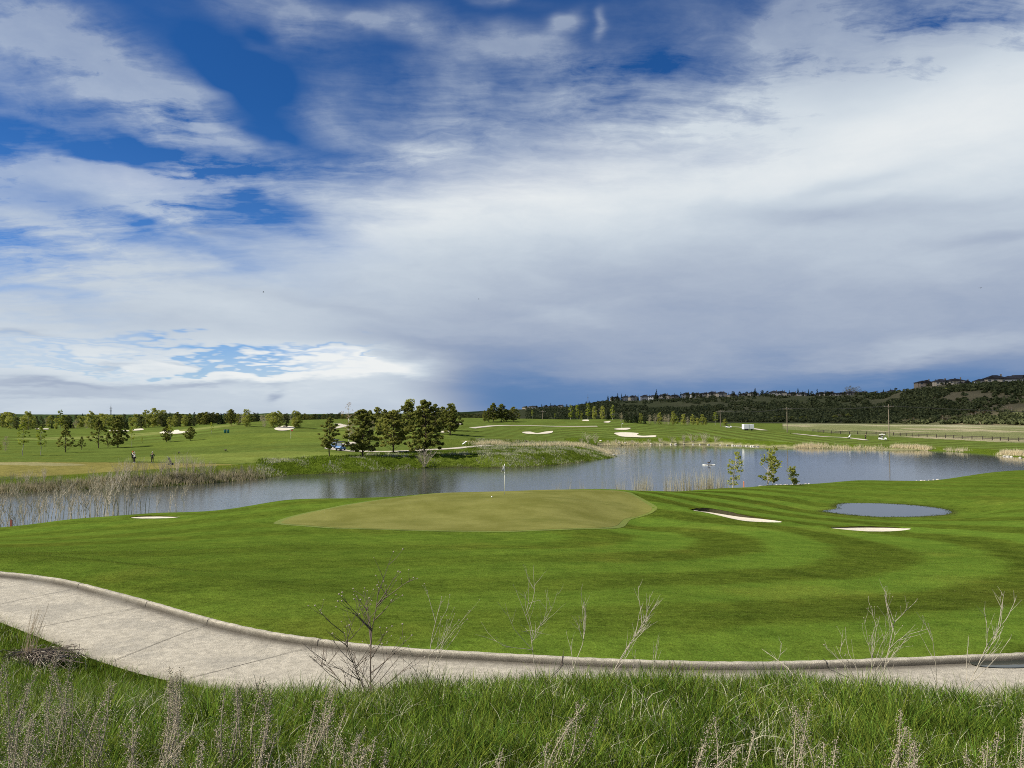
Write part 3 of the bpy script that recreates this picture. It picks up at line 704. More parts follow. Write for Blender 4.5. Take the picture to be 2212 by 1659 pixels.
# dead straw blades, paler, some bent flat
for (n, y0, y1, xr, w0) in ((13000, 2.3, 5.2, 5.0, .0080), (21000, 5.2, 9.5, 8.0, .0098), (6000, 9.5, 18.5, 15, .010)):
    P = bank_pts(n, y0, y1, xr); k = fbm(P[:, 0] * .8 + 5, P[:, 1] * .8, 17) + rng.uniform(-.25, .25, len(P)) > .5; P = P[k]; m_ = len(P)
    hgt = rng.uniform(.12, .25, m_); r = rng.uniform(.55, 1.2, (m_, 1)); c = np.array([.72, .69, .50]) * r
    pushb(*blades(P, hgt, w0 * rng.uniform(.6, 1.3, m_), .85, c, 4, 2.6))
# fringe of thin pale stalks along the crest in front of the paving
P = bank_pts(30000, 5.6, 9.2, 8.0); k = (rng.uniform(0, 1, len(P)) < .06); P = P[k]; m_ = len(P)
pushb(*blades(P, rng.uniform(.2, .42, m_), np.full(m_, .0035), .5, np.array([.50, .46, .28]) * rng.uniform(.6, 1.1, (m_, 1)), 3, .8))
gme = None
for nseg_pack in (1,):
    me = mesh_np('grass', np.concatenate(Vs), np.concatenate(Fs), M_blade, {'col': ('C', np.concatenate(Cs))}, smooth=False)
    tag(obj('grass', me), kind='stuff')
# short mown turf blades next to the kerb so the lawn has real grain
n = 420000; D = np.exp(rng.uniform(math.log(12.5), math.log(34), n)); aa = rng.uniform(-.74, .74, n)
P = np.stack([aa * D, D], 1)
yc = np.interp(P[:, 0], curb_in[:, 0], curb_in[:, 1]); dd = dline(P[:, 0], P[:, 1], curb_in)
P = P[(P[:, 1] > yc) & (dd > .2)]; sg = sdf(P[:, 0], P[:, 1], gp2); P = P[sg > .3]; m_ = len(P)
rPD = np.hypot(P[:, 0], P[:, 1]); zc_, zp_, za_, _ = zones(P[:, 0], P[:, 1])
st = (np.clip(np.sin((zp_ + (vnoise(P[:, 0] * .35, P[:, 1] * .35, 1) - .5) * .25) * PI) * 1.5, -1, 1) * .5) * za_
c = zc_ * (1.0 + .7 * st)[:, None] * rng.uniform(.7, 2.1, (m_, 1)); c[:, 0] *= rng.uniform(.85, 1.35, m_)
k = rng.uniform(0, 1, m_) < .05; c[k] = np.array([.24, .26, .09])
V, Fq, C = blades(P, rng.uniform(.018, .038, m_), .0045 * np.maximum(1, rPD / 11), 1.0, c, 1)
tag(obj('mown_grass', mesh_np('mown_grass', V, Fq, M_blade, {'col': ('C', C)}, smooth=False)), kind='stuff')
# tufts of rough on the peninsula, the far shore and the meadow edge
def tufts(name, n, region, hr, wr, colf, per=5, lean=.5):
    Xr, Dr = region; D = rng.uniform(*Dr, n * 3); X = rng.uniform(*Xr, n * 3); P = np.stack([(X - CX) / F * D, D], 1)
    return P
def scatter_blades(name, P, hr, w, cols, lean=.5, per=6, spread=.25, nseg=1):
    Q = np.repeat(P, per, 0) + rng.normal(0, spread, (len(P) * per, 2)); C_ = np.repeat(cols, per, 0) * rng.uniform(.6, 1.4, (len(Q), 1))
    m_ = len(Q); h_ = np.repeat(rng.uniform(*hr, len(P)), per) * rng.uniform(.6, 1.2, m_)
    V, Fq, C = blades(Q, h_, np.full(m_, w) * rng.uniform(.6, 1.4, m_), lean, C_, nseg)
    o = obj(name, mesh_np(name, V, Fq, M_blade, {'col': ('C', C)}, smooth=False)); return tag(o, kind='stuff')
n = 26000; D = rng.uniform(118, 200, n); X = rng.uniform(560, 1345, n); P = np.stack([(X - CX) / F * D, D], 1)
sp = sdf(P[:, 0], P[:, 1], pond_poly); pn = fbm(P[:, 0] / 5, P[:, 1] / 5, 61)
k = (sp > .1) & (((X > 1010) & (sp < 34) & (D < 195)) | (sp < 12 + 5 * pn)) & (rng.uniform(0, 1, n) < .25 + pn)
P = P[k]; pn = pn[k]; X = X[k]; cc = np.array([.095, .140, .012]) * (.6 + .9 * pn[:, None])
gr = (fbm(P[:, 0] / 2.5 + 9, P[:, 1] / 2.5, 63) + (X > 1030) * .14 > .60)[:, None]; cc = np.where(gr, np.array([.36, .36, .24]), cc)
scatter_blades('shore_rough_grass', P, (.15, .5), .09, cc, .6, 5, .35)
# tan grass along the crest of the peninsula and the far shore
def along(pts, n, jit):
    L = np.array(pts, float); seg = rng.integers(0, len(L) - 1, n); t = rng.uniform(0, 1, n)[:, None]
    return L[seg] * (1 - t) + L[seg + 1] * t + rng.normal(0, jit, (n, 2))
def ground_hit(X, Y, d0=85):
    Ds = np.linspace(d0, 900, 5000); xx = (X - CX) / F * Ds; hh = hm(xx, Ds); zz = CAMZ - (Y - HY) / F * Ds
    ok = hh >= zz; k = int(np.argmax(ok)) if ok.any() else 2500
    return (xx[k], Ds[k])
GH = ground_hit
P = along([GH(1030, 962), GH(1060, 958), GH(1090, 961)], 260, .9); P2 = along([GH(1120, 964), GH(1200, 962), GH(1245, 962), GH(1300, 972), GH(1320, 983)], 900, 1.6)
P = np.vstack([P, P2]); scatter_blades('dry_peninsula_grass', P, (.4, 1.1), .07, np.tile([.60, .53, .34], (len(P), 1)), .5, 7, .35)
segs = [([(1300, 961), (1400, 960), (1560, 961)], 260, .25, .6), ([(1724, 966), (1745, 964.5), (1780, 965)], 240, .9, 1.4), ([(1780, 967), (1900, 969)], 110, .4, .9), ([(1927, 966), (1960, 966.5), (1985, 968)], 230, .9, 1.5), ([(1990, 970), (2003, 970)], 90, .9, 1.6),
        ([(2046, 973), (2050, 973)], 20, .9, 1.5), ([(2070, 973), (2076, 974)], 26, .9, 1.5), ([(2166, 980), (2190, 981), (2240, 984), (2300, 988)], 900, 1.0, 2.0)]
PP = []; HH = []
for pts, n, h0, h1 in segs: PP.append((along([GH(*q) for q in pts], n, .8), h0, h1))
allP = np.vstack([p for p, _, _ in PP])
allP = allP[sdf(allP[:, 0], allP[:, 1], pond_poly) > -.3]
scatter_blades('dry_shore_reeds', allP, (.4, 1.25), .06, np.tile([.66, .58, .39], (len(allP), 1)), .35, 8, .3)
# pale reeds standing in the near shallows right of the flag
P = np.vstack([along([AT(1380, 88), AT(1500, 91), AT(1575, 93)], 34, .9), along([AT(1455, 90), AT(1475, 90)], 10, .5), along([AT(1375, 87), AT(1408, 88)], 12, .5), along([AT(1310, 86), AT(1345, 87)], 8, .4), along([AT(1190, 83), AT(1265, 85)], 7, .4), along([AT(1500, 91), AT(1545, 92)], 12, .5)])
Q = np.repeat(P, 14, 0) + rng.normal(0, .16, (len(P) * 14, 2)); m_ = len(Q); hk = np.repeat(rng.uniform(.62, 1.05, len(P)), 14)
zb = np.maximum(hm(Q[:, 0], Q[:, 1]), 0)
h_ = np.where(Q[:, 0] < 13, 3.6, 4.2) * rng.uniform(.7, 1.0, m_) * hk - zb * .9
V, Fq, C = blades(Q, h_, np.full(m_, .035), .16, np.array([.55, .50, .33]) * rng.uniform(.55, 1.2, (m_, 1)), 3)
tag(obj('shallow_water_reeds', mesh_np('shallow_water_reeds', V, Fq, M_blade, {'col': ('C', C)}, smooth=False)), kind='stuff')
# grass poking through the edge of the puddle
pe = puddle_poly[rng.integers(0, len(puddle_poly), 420)] + rng.normal(0, .2, (420, 2))
scatter_blades('puddle_edge_grass', pe, (.04, .09), .03, np.tile([.06, .09, .012], (len(pe), 1)), .6, 6, .2)
# reeds and sedge under the willows on the left far shore
P = along([G(X, Y, 0) for X, Y in [(-60, 1069), (0, 1066), (100, 1061), (225, 1056), (325, 1051), (425, 1046), (553, 1034)]], 2600, .9); P[:, 1] += 1.2
P = P[sdf(P[:, 0], P[:, 1], pond_poly) > -.6]; cc = np.where(rng.uniform(0, 1, (len(P), 1)) < .72, np.array([[.40, .35, .23]]), np.array([[.10, .13, .035]]))
scatter_blades('left_shore_sedge', P, (.3, 1.1), .05, cc, .4, 7, .3)
# ================================================================ DRY WEEDS IN THE FOREGROUND
M_twig = simple('dry_twig', (.36, .325, .26), .9, .35, 9)
M_twigd = simple('dark_dry_twig', (.12, .095, .075), .9, .4, 9)
M_head = simple('seed_head', (.30, .26, .21), .95, .4, 30)
M_red = simple('red_stem', (.13, .04, .025), .8, .3, 9)
def grow(mb, p, d, L, r, depth, rnd, heads, up=.25, nb=(3, 5), ang=.6, wob=.12, nb2=None, tmin=.28):
    "one stem with side branches, tapering"
    pts = [Vector(p)]; d = Vector(d).normalized(); n = 6
    for i in range(n):
        d = (d + Vector((rnd.gauss(0, wob), rnd.gauss(0, wob), rnd.gauss(0, wob) + up * .12))).normalized(); pts.append(pts[-1] + d * L / n)
    mb.tube(pts, [r * (1 - .75 * i / n) for i in range(n + 1)], 4, False)
    if depth == 0: heads.append((pts[-1], d)); return
    for k in range(rnd.randint(*nb)):
        t = rnd.uniform(tmin, .95); i = min(int(t * n), n - 1); q = pts[i].lerp(pts[i + 1], t * n - i)
        a = rnd.uniform(0, 2 * PI); ax = Vector((math.cos(a), math.sin(a) * .8, 0)); nd_ = (d * math.cos(ang) + ax * math.sin(ang) * rnd.uniform(.7, 1.3)).normalized()
        grow(mb, q, nd_, L * rnd.uniform(.35, .6) * (1.15 - t * .5), r * .58, depth - 1, rnd, heads, up, nb2 or nb, ang, wob)
    heads.append((pts[-1], d))
GW = lambda X, D: (lambda p: (p[0], p[1], hz(*p)))(AT(X, D))
def weed(name, label, baseX, D, topX, topY, seed, stems=1, depth=2, nb=(3, 5), ang=.6, mat_=None, headsz=0, r=.0045, group=None, up=.3, spread=.25, wob=.1, nb2=None, tmin=.28):
    b = GW(baseX, D); r *= 1.05; root = empty(name, b); rnd = random.Random(seed); mb = MB(); hb = []
    top = Vector(((topX - CX) / F * D, D, zat(topY, D))) - Vector(b)
    for i in range(stems):
        dr = top.normalized() + Vector((rnd.gauss(0, spread), rnd.gauss(0, spread), 0)) * (i > 0); L = top.length * (1 if i == 0 else rnd.uniform(.5, .95))
        grow(mb, (rnd.gauss(0, .02) * (i > 0), rnd.gauss(0, .02) * (i > 0), -.03), dr, L * .97, r * (1 if i == 0 else .75), depth, rnd, hb, up, nb, ang, wob, nb2, tmin)
    mb.build('stem', mat_ or M_twig, root)
    if headsz:
        for p, d in hb[:90]: MB().ball((0, 0, 0), headsz * rnd.uniform(.5, 1.2), 6, (1, 1, .9)).build('seed_head', M_head, root, loc=p)
    tag(root, label, 'dead weed', group)
    return root
GWD = 'dead weeds standing at the verge of the cart path'
weed('dead_weed', 'largest dark branching dead weed with round seed heads, left of centre', 809, 7.0, 806, 1250, 11, 3, 2, (15, 17), .8, M_twigd, .008, .0085, GWD, .28, .5, .05, (2, 4), .08)
weed('dead_weed', 'slim pale dead weed with few branches, right of the largest weed', 912, 7.0, 922, 1270, 12, 3, 2, (5, 6), .42, None, .005, .0048, GWD, .5, .22, .07, (1, 2))
weed('dead_weed', 'feathery curled dead weed with a thin bare stem below the green', 1168, 7.0, 1158, 1254, 23, 1, 2, (7, 9), .8, None, 0, .0040, GWD, .4, .2, .16, (3, 4), .45)
weed('dead_weed', 'pale dead weed leaning right, second of the trio before the kerb', 1214, 6.9, 1275, 1318, 24, 1, 2, (6, 7), .45, None, 0, .0046, GWD, .3, .2, .08, (2, 3))
weed('dead_weed', 'pale bushy dead weed leaning far right over the kerb, right of centre', 1287, 6.9, 1358, 1308, 27, 1, 2, (9, 11), .5, None, 0, .0052, GWD, .3, .2, .08, (2, 4))
weed('dead_weed', 'low straight dead weed with short twigs crossing the kerb shadow', 1371, 6.9, 1368, 1392, 29, 2, 1, (3, 4), .4, None, 0, .004, GWD)
weed('dead_weed', 'short red-brown stem standing alone before the paving', 1446, 6.9, 1433, 1424, 30, 1, 0, mat_=M_red, r=.005, group=GWD)
weed('dead_weed', 'tiny thin dead stalk between the trio and the red stem', 1391, 6.9, 1410, 1360, 31, 1, 1, (3, 4), .3, None, 0, .0035, GWD)
weed('dead_weed', 'drooping wiry dead weed with a thin stalk, left of the forked pair', 1724, 6.9, 1752, 1330, 35, 1, 2, (4, 5), .75, None, 0, .004, GWD, .1, .2, .2)
weed('dead_weed', 'tall forked dead weed with many knobbly branches on the right', 1874, 6.9, 1944, 1310, 38, 4, 2, (6, 8), .55, None, .004, .0052, GWD, .35, .25, .09, (2, 4))
weed('dead_weed', 'thin upright dead stalk with tiny side twigs near the right', 2016, 6.9, 2021, 1318, 41, 1, 1, (4, 6), .4, None, .003, .004, GWD)
weed('dead_weed', 'rightmost dead weed leaning steeply to the right, many branches', 2033, 6.9, 2172, 1322, 43, 1, 2, (8, 10), .5, None, 0, .0055, GWD, .25, .2, .08, (2, 4))
weed('dead_weed', 'small dead twig tuft between the wiry weed and the forked weed', 1862, 6.9, 1842, 1345, 46, 2, 0, (2, 3), .3, None, 0, .0035, GWD)
weed('dead_weed', 'single bare twig just right of the large seed-head weed', 880, 7.0, 880, 1400, 47, 1, 0, mat_=M_twigd, r=.003, group=GWD)
weed('dead_weed', 'low dark twig leaning left at the foot of the feathery weed', 1160, 6.8, 1214, 1425, 48, 1, 1, (1, 2), .4, M_twigd, 0, .004, GWD)
# matted clump with dry stalks beside the path on the left
b = GW(88, 13.6); root = empty('dead_grass_clump', b); rnd = random.Random(5); mb = MB(); mb2 = MB(); mb3 = MB()
for i in range(900):
    a = rnd.uniform(0, 2 * PI); rr_ = abs(rnd.gauss(0, .22)); p = (rr_ * math.cos(a) * 1.5, rr_ * math.sin(a), rnd.uniform(-.02, .12)); q = Vector((rnd.gauss(0, .2) + .03, rnd.gauss(0, .15), rnd.uniform(.02, .22)))
    (mb if i % 5 == 0 else mb2).tube([p, Vector(p) + q * .5 + Vector((0, 0, .05)), Vector(p) + q + Vector((0, 0, -.06))], .0045, 3, False)
for i in range(26):
    p = (rnd.gauss(-.12, .06), rnd.gauss(0, .05), 0); t = Vector((rnd.uniform(.02, .34), rnd.gauss(0, .05), rnd.uniform(.7, 1.12)))
    mb3.tube([p, Vector(p) + t * .5 + Vector((-.03, 0, .03)), Vector(p) + t], [.0035, .003, .0015], 3, False)
mb.build('matted_straw', M_twig, root); mb2.build('dark_twigs', M_twigd, root); mb3.build('dry_stalk_tuft', simple('buff_stalk', (.40, .32, .22), .9, .3), root)
tag(root, 'matted clump of dead grass with thin brown stalks beside the path on the left', 'dead grass clump')
# sage-like stalks thick with small seed clusters, close to the camera
M_sage = simple('grey_seed_stalk', (.38, .33, .245), .95, .45, 40, trans=.15)
def seedstalk(root, base, top, rnd, mbs, cv, dens=1.0, width=.03):
    base = Vector(base); top = Vector(top); L = (top - base).length; side = Vector((rnd.gauss(0, .06), rnd.gauss(0, .05), 0))
    pts = [base + (top - base) * t + side * math.sin(PI * t) * L for t in (0, .25, .5, .75, 1)]
    mbs.tube(pts, [.0042, .004, .0032, .0024, .0012], 4, False)
    n = int(420 * L * dens)
    for i in range(n):
        t = .22 + .78 * rnd.random() ** .8; k = min(int(t * 4), 3); c = pts[k].lerp(pts[k + 1], t * 4 - k)
        w_ = width * (1.1 - t) * 1.3 + .006
        c = c + Vector((rnd.gauss(0, w_), rnd.gauss(0, w_), rnd.gauss(0, .01)))
        cv.append((c, rnd.uniform(.0018, .0040)))
def cluster_mesh(name, cv, m, parent):
    n = len(cv); c = np.array([tuple(p) for p, _ in cv]); s_ = np.array([s for _, s in cv])
    base_ = np.array([(1, 0, 0), (-.5, .87, 0), (-.5, -.87, 0), (0, 0, 1.5)]); M3 = rng.normal(0, 1, (n, 3, 3)); q, _ = np.linalg.qr(M3)
    V = c[:, None, :] + np.einsum('kj,nij->nki', base_, q) * s_[:, None, None]
    f = np.array([(0, 1, 3), (1, 2, 3), (2, 0, 3), (0, 2, 1)]); Fq = (np.arange(n) * 4)[:, None, None] + f[None]
    return obj(name, mesh_np(name, V.reshape(-1, 3), Fq.reshape(-1, 3), m, smooth=False), parent)
SG = [  # X, Y of the tip, distance, stalks, spread, lean, label
 (22, 1430, 4.2, 4, .10, -.05, 'tall grey seed stalks at the left edge of the foreground'),
 (60, 1520, 3.7, 4, .12, .02, 'low grey seed stalks in the bottom left corner'),
 (138, 1408, 4.7, 2, .05, .03, 'slender seed stalk standing behind the leftmost clump'),
 (165, 1424, 4.5, 3, .07, .03, 'pair of fuzzy seed stalks, third clump from the left edge'),
 (115, 1490, 4.0, 5, .12, .06, 'dense arching seed stalks filling the lower left'),
 (248, 1478, 4.1, 5, .12, .05, 'spreading seed stalks left of the leaning clump'),
 (300, 1530, 3.7, 4, .10, .0, 'short bushy seed stalks at the bottom, left quarter'),
 (376, 1440, 4.5, 3, .07, .02, 'upright seed stalk pair just below the path edge'),
 (400, 1448, 4.3, 4, .08, .05, 'tall narrow seed stalks beside the upright pair'),
 (395, 1545, 3.6, 4, .12, .06, 'wide low clump of seed stalks near the bottom edge'),
 (450, 1600, 3.4, 3, .08, .0, 'small seed stalk cut by the bottom edge'),
 (520, 1488, 4.2, 4, .08, .02, 'grey seed stalks in line with the left end of the green'),
 (578, 1466, 4.4, 4, .07, .03, 'tall pale seed stalks, brightest of the left group'),
 (588, 1540, 3.8, 4, .10, .05, 'leaning seed stalks in front of the tall pale ones'),
 (690, 1512, 4.1, 4, .07, .04, 'dense seed stalks left of the tall slender plume'),
 (727, 1470, 4.5, 3, .06, .02, 'tall slender seed plume reaching nearest to the path'),
 (752, 1536, 3.9, 4, .07, .03, 'thick seed stalk clump below the large dark weed'),
 (660, 1592, 3.5, 3, .08, .0, 'low seed clump at the bottom between two taller ones'),
 (815, 1596, 3.5, 3, .07, .03, 'last low seed stalks before the open green grass'),
 (792, 1614, 3.4, 3, .08, .02, 'short broad seed clump at the bottom, left of centre'),
 (1264, 1520, 4.0, 4, .06, .16, 'diagonal feathery seed plume leaning right, right of centre'),
 (1180, 1605, 3.5, 3, .10, .02, 'rounded grey seed clump at the bottom centre'),
 (1530, 1562, 3.8, 3, .12, .12, 'loose wiry seed stalks leaning right below the red stem'),
 (1622, 1580, 3.7, 3, .12, .10, 'sparse flattened seed stalks right of the wiry ones'),
 (1702, 1520, 4.1, 4, .08, -.02, 'brownish seed clump below the drooping weed'),
 (1795, 1598, 3.6, 4, .10, .0, 'bushy brown-grey seed clump low on the right'),
 (1932, 1536, 3.9, 3, .05, .05, 'narrow seed plume below the tall forked weed'),
 (1962, 1602, 3.6, 3, .08, .02, 'low seed clump right of the narrow plume'),
 (2140, 1582, 3.7, 4, .14, .06, 'wide tangled seed clump near the right corner'),
 (2205, 1530, 3.9, 5, .10, .03, 'tall tangled seed stalks at the right edge'),
]
for i, (X, Y, D, ns, sp2, lean, lab) in enumerate(SG):
    rnd = random.Random(100 + i); tx, ty, tz = (X - CX) / F * D, D, zat(Y, D)
    b = (tx - lean * 1.5, ty, hz(tx - lean * 1.5, ty)); root = empty('seed_stalk_plant', b); tag(root, lab, 'dry plant', 'grey seed stalks in the foreground grass')
    mbs = MB(); cv = []; top = Vector((tx, ty, tz)) - Vector(b)
    for k in range(ns):
        o_ = Vector((rnd.gauss(0, sp2), rnd.gauss(0, sp2), -abs(rnd.gauss(0, .10)))) * (k > 0)
        seedstalk(root, Vector((rnd.gauss(0, .04), rnd.gauss(0, .04), -.02)), top + o_, rnd, mbs, cv, 1.3, .022)
    mbs.build('stem', M_sage, root); tag(cluster_mesh('seed_heads', cv, M_sage, root), kind='stuff')
# ================================================================ TREES
def quads_at(c, size, elong=1.0, up=0., rnd=None):
    "leaf-sized quads at centres c (n,3); returns V,F"
    n = len(c); A_ = rng.normal(0, 1, (n, 3)); A_[:, 2] += up; A_ /= np.linalg.norm(A_, axis=1)[:, None]
    B_ = rng.normal(0, 1, (n, 3)); B_ -= (B_ * A_).sum(1)[:, None] * A_; B_ /= np.linalg.norm(B_, axis=1)[:, None]
    s = (np.asarray(size) * np.ones(n))[:, None]; a = A_ * s * elong; b = B_ * s
    V = np.stack([c - a - b * .35, c + b, c + a + b * .2, c - b], 1).reshape(-1, 3)
    return V, np.arange(n * 4).reshape(n, 4)
def clump_tree(clumps, per, leaf, flat=.6, elong=1.0, up=0.):
    "clumps: (x,y,z,r); leaves scattered in each clump, denser at its rim"
    C_ = np.array(clumps); n = len(C_); u = rng.normal(0, 1, (n, per, 3)); u /= np.linalg.norm(u, axis=2)[:, :, None]
    rr_ = rng.uniform(.25, 1.0, (n, per, 1)) ** .5 * C_[:, None, 3:4]
    p = C_[:, None, :3] + u * rr_ * np.array([1, 1, flat]); p = p.reshape(-1, 3)
    V, Fq = quads_at(p, leaf * rng.uniform(.6, 1.4, len(p)), elong, up)
    rv = np.repeat(np.repeat(rng.uniform(0, 1, n), per) * .6 + rng.uniform(0, .4, n * per), 4)
    return V, Fq, rv
def limbs(mb, trunk, ends, r0):
    for e in ends:
        e = Vector(e); h = max(.15, e.z - e.xy.length * .55); h = min(h, trunk[-1].z * .97)
        k = 0
        while k < len(trunk) - 2 and trunk[k + 1].z < h: k += 1
        t = (h - trunk[k].z) / max(1e-3, trunk[k + 1].z - trunk[k].z); s_ = trunk[k].lerp(trunk[k + 1], min(max(t, 0), 1))
        m_ = s_.lerp(e, .5) + Vector((0, 0, (e - s_).length * .06)); mb.tube([s_, m_, e], [r0, r0 * .6, r0 * .2], 4, False)
def trunk_pts(h, wob, rnd):
    p = [Vector((0, 0, -.15))]
    for i in range(1, 8): p.append(Vector((rnd.gauss(0, wob), rnd.gauss(0, wob), h * i / 7)))
    return p
def mk(name, V, Fq, rv, m): return mesh_np(name, V, Fq, m, {'rnd': ('F', rv)}, smooth=False)
M_bark = simple('brown_bark', (.085, .062, .045), .95, .3, 5, .5); M_pale = simple('pale_bark', (.34, .32, .26), .9, .25, 4); M_grey = simple('grey_twigs', (.42, .37, .29), .95, .3, 3, objrand=.2)
M_white = simple('birch_bark', (.55, .50, .42), .85, .3, 3)
L_pine = leafmat('pine_needles', (.095, .12, .020), (.35, .35, .085), .45, .8)
L_spruce = leafmat('spruce_needles', (.016, .030, .012), (.050, .075, .024), .15, .8)
L_pop = leafmat('poplar_leaves', (.19, .235, .022), (.38, .42, .06), .5, .8)
L_broad = leafmat('young_leaves', (.20, .225, .034), (.44, .45, .10), .5, .8)
L_dark = leafmat('dark_scrub_leaves', (.045, .058, .018), (.12, .13, .04), .3, .5)
L_scrub = leafmat('scrub_leaves', (.045, .062, .024), (.15, .16, .065), .3, .02)
L_rust = leafmat('rusty_leaves', (.28, .16, .07), (.46, .28, .13), .4, .8)
L_bud = leafmat('bud_haze', (.24, .21, .12), (.42, .38, .23), .4, .8)
class Kind: pass
LIB = {}
def reg(key, trunk_me, crown_me, w, names): LIB.setdefault(key, []).append((trunk_me, crown_me, w, names))
def mesh_of(mb, name, m):
    me = bpy.data.meshes.new(name); me.from_pydata(mb.v, [], mb.f); me.materials.append(m); me.update(); return me
# all library trees are 1 m tall-normalised to height 10 m
def make_pine(seed, clear=.16, wide=.24, n=64, spread_low=False):
    rnd = random.Random(seed); h = 10; tp = trunk_pts(h * .97, .10, rnd); mb = MB(); mb.tube(tp, [.17 * (1 - .11 * i) for i in range(8)], 7, False)
    cl = []
    for i in range(n):
        t = rnd.random() ** .85; z = h * (clear + (1 - clear) * t)
        prof = math.sin(PI * min(1, (t * .8 + .17))) ** .75 if not spread_low else (1.05 - t) ** .8
        R_ = h * wide * prof * rnd.uniform(.35, 1.12); a = rnd.uniform(0, 2 * PI)
        lop = 1 + .25 * math.sin(a * 2 + seed) ; cl.append((R_ * math.cos(a) * lop, R_ * math.sin(a) * lop, z - .12 * R_, rnd.uniform(.24, .60) * (1.15 - .5 * t)))
    for k in range(5): cl.append((rnd.gauss(0, .08), rnd.gauss(0, .08), h * (.93 + .018 * k), .28 - .03 * k))
    limbs(mb, tp, [c[:3] for c in cl[:n]], .045)
    V, Fq, rv = clump_tree(cl, 72, .10, .62, 2.3, .4)
    reg('pine_low' if spread_low else 'pine', mesh_of(mb, 'pine_trunk', M_bark), mk('pine_crown', V, Fq, rv, L_pine), wide, ('pine_tree', 'trunk', 'crown'))
for s_ in range(6): make_pine(40 + s_, .12 + .02 * (s_ % 3), .28 + .02 * (s_ % 2), 165)
def tall_pine():
    make_pine(57, .24, .22, 84)
    LIB['pine_high'] = [LIB['pine'].pop()]
tall_pine()
for s_ in range(3): make_pine(60 + s_, .26, .36, 72, True)
for s_ in range(3):
    rnd = random.Random(80 + s_); h = 10; tp = trunk_pts(h * .98, .04, rnd); mb = MB(); mb.tube(tp, [.15 * (1 - .12 * i) for i in range(8)], 6, False); cl = []
    for lv in range(19):
        t = lv / 18; z = .7 + 9.1 * t; R_ = 2.0 * (1 - t) ** .85 + .08
        for k in range(max(3, int(9 * (1 - t)) + 2)):
            a = rnd.uniform(0, 2 * PI); q = rnd.uniform(.5, 1.05); cl.append((R_ * q * math.cos(a), R_ * q * math.sin(a), z - .28 * R_ * q, .34 * (1 - t) + .14))
    V, Fq, rv = clump_tree(cl, 40, .13, .5, 1.7, .2); reg('spruce', mesh_of(mb, 'spruce_trunk', M_bark), mk('spruce_crown', V, Fq, rv, L_spruce), .2, ('spruce_tree', 'trunk', 'crown'))
def make_leafy(key, seed, lm, tm, clear, wide, n, per, leaf, power=.8, top=1.0, tr=.12, names=('poplar_tree', 'trunk', 'crown'), forks=0):
    rnd = random.Random(seed); h = 10; tp = trunk_pts(h * .93, .10, rnd); mb = MB(); mb.tube(tp, [tr * (1 - .12 * i) for i in range(8)], 6, False); cl = []
    for i in range(n):
        t = rnd.random(); z = h * (clear + (1 - clear) * t); prof = max(.08, math.sin(PI * (t * .82 + .12))) ** power
        a = rnd.uniform(0, 2 * PI); R_ = h * wide * prof * rnd.random() ** .55; cl.append((R_ * math.cos(a), R_ * math.sin(a), z + rnd.gauss(0, .2), rnd.uniform(.35, .85) * wide / .2 * (1.1 - .4 * t)))
    limbs(mb, tp, [c[:3] for c in cl], .035)
    V, Fq, rv = clump_tree(cl, per, leaf, .85, 1.0); reg(key, mesh_of(mb, names[0] + '_trunk', tm), mk(names[0] + '_crown', V, Fq, rv, lm), wide, names)
for s_ in range(4): make_leafy('poplar', 100 + s_, L_pop, M_pale, .16, .15, 44, 54, .12, .7)
for s_ in range(3): make_leafy('sapling', 120 + s_, L_pop, M_pale, .32, .15, 30, 34, .12, .9, tr=.09)
for s_ in range(5): make_leafy('broad', 140 + s_, L_broad, M_pale, .06, .27, 74, 54, .15, .6, names=('leafy_tree', 'trunk', 'crown'))
for s_ in range(3): make_leafy('darkleaf', 160 + s_, L_dark, M_bark, .04, .26, 60, 54, .15, .6, names=('dark_tree', 'trunk', 'crown'))
for s_ in range(2): make_leafy('rust', 170 + s_, L_rust, M_white, .25, .2, 40, 14, .07, .7, names=('birch_tree', 'trunk', 'crown'))
for s_ in range(3): make_leafy('bud', 180 + s_, L_bud, M_grey, .10, .26, 60, 34, .09, .6, tr=.08, names=('budding_tree', 'trunk', 'crown'))
# bare multi-stemmed shrubs
def make_bare(key, seed, stems, wide, depth, m, r=.045, nm='bare_shrub'):
    rnd = random.Random(seed); mb = MB(); hb = []
    for i in range(stems):
        a = rnd.uniform(0, 2 * PI); d = Vector((math.cos(a) * wide * rnd.random(), math.sin(a) * wide * rnd.random(), 1)); grow(mb, (rnd.gauss(0, .3), rnd.gauss(0, .3), -.1), d, rnd.uniform(6.5, 10), r, depth, rnd, hb, .5, (4, 6), .42, .07)
    LIB.setdefault(key, []).append((mesh_of(mb, nm + '_stems', m), None, wide, (nm, 'stems', None)))
for s_ in range(4): make_bare('sapbare', 200 + s_, 2, .14, 2, M_grey, .075, 'bare_sapling')
for s_ in range(4): make_bare('willow', 220 + s_, 17, .5, 1, M_grey, .04, 'bare_willow')
for s_ in range(2): make_bare('bush', 240 + s_, 22, .8, 2, M_grey, .08, 'bare_bush')
cnt = {}
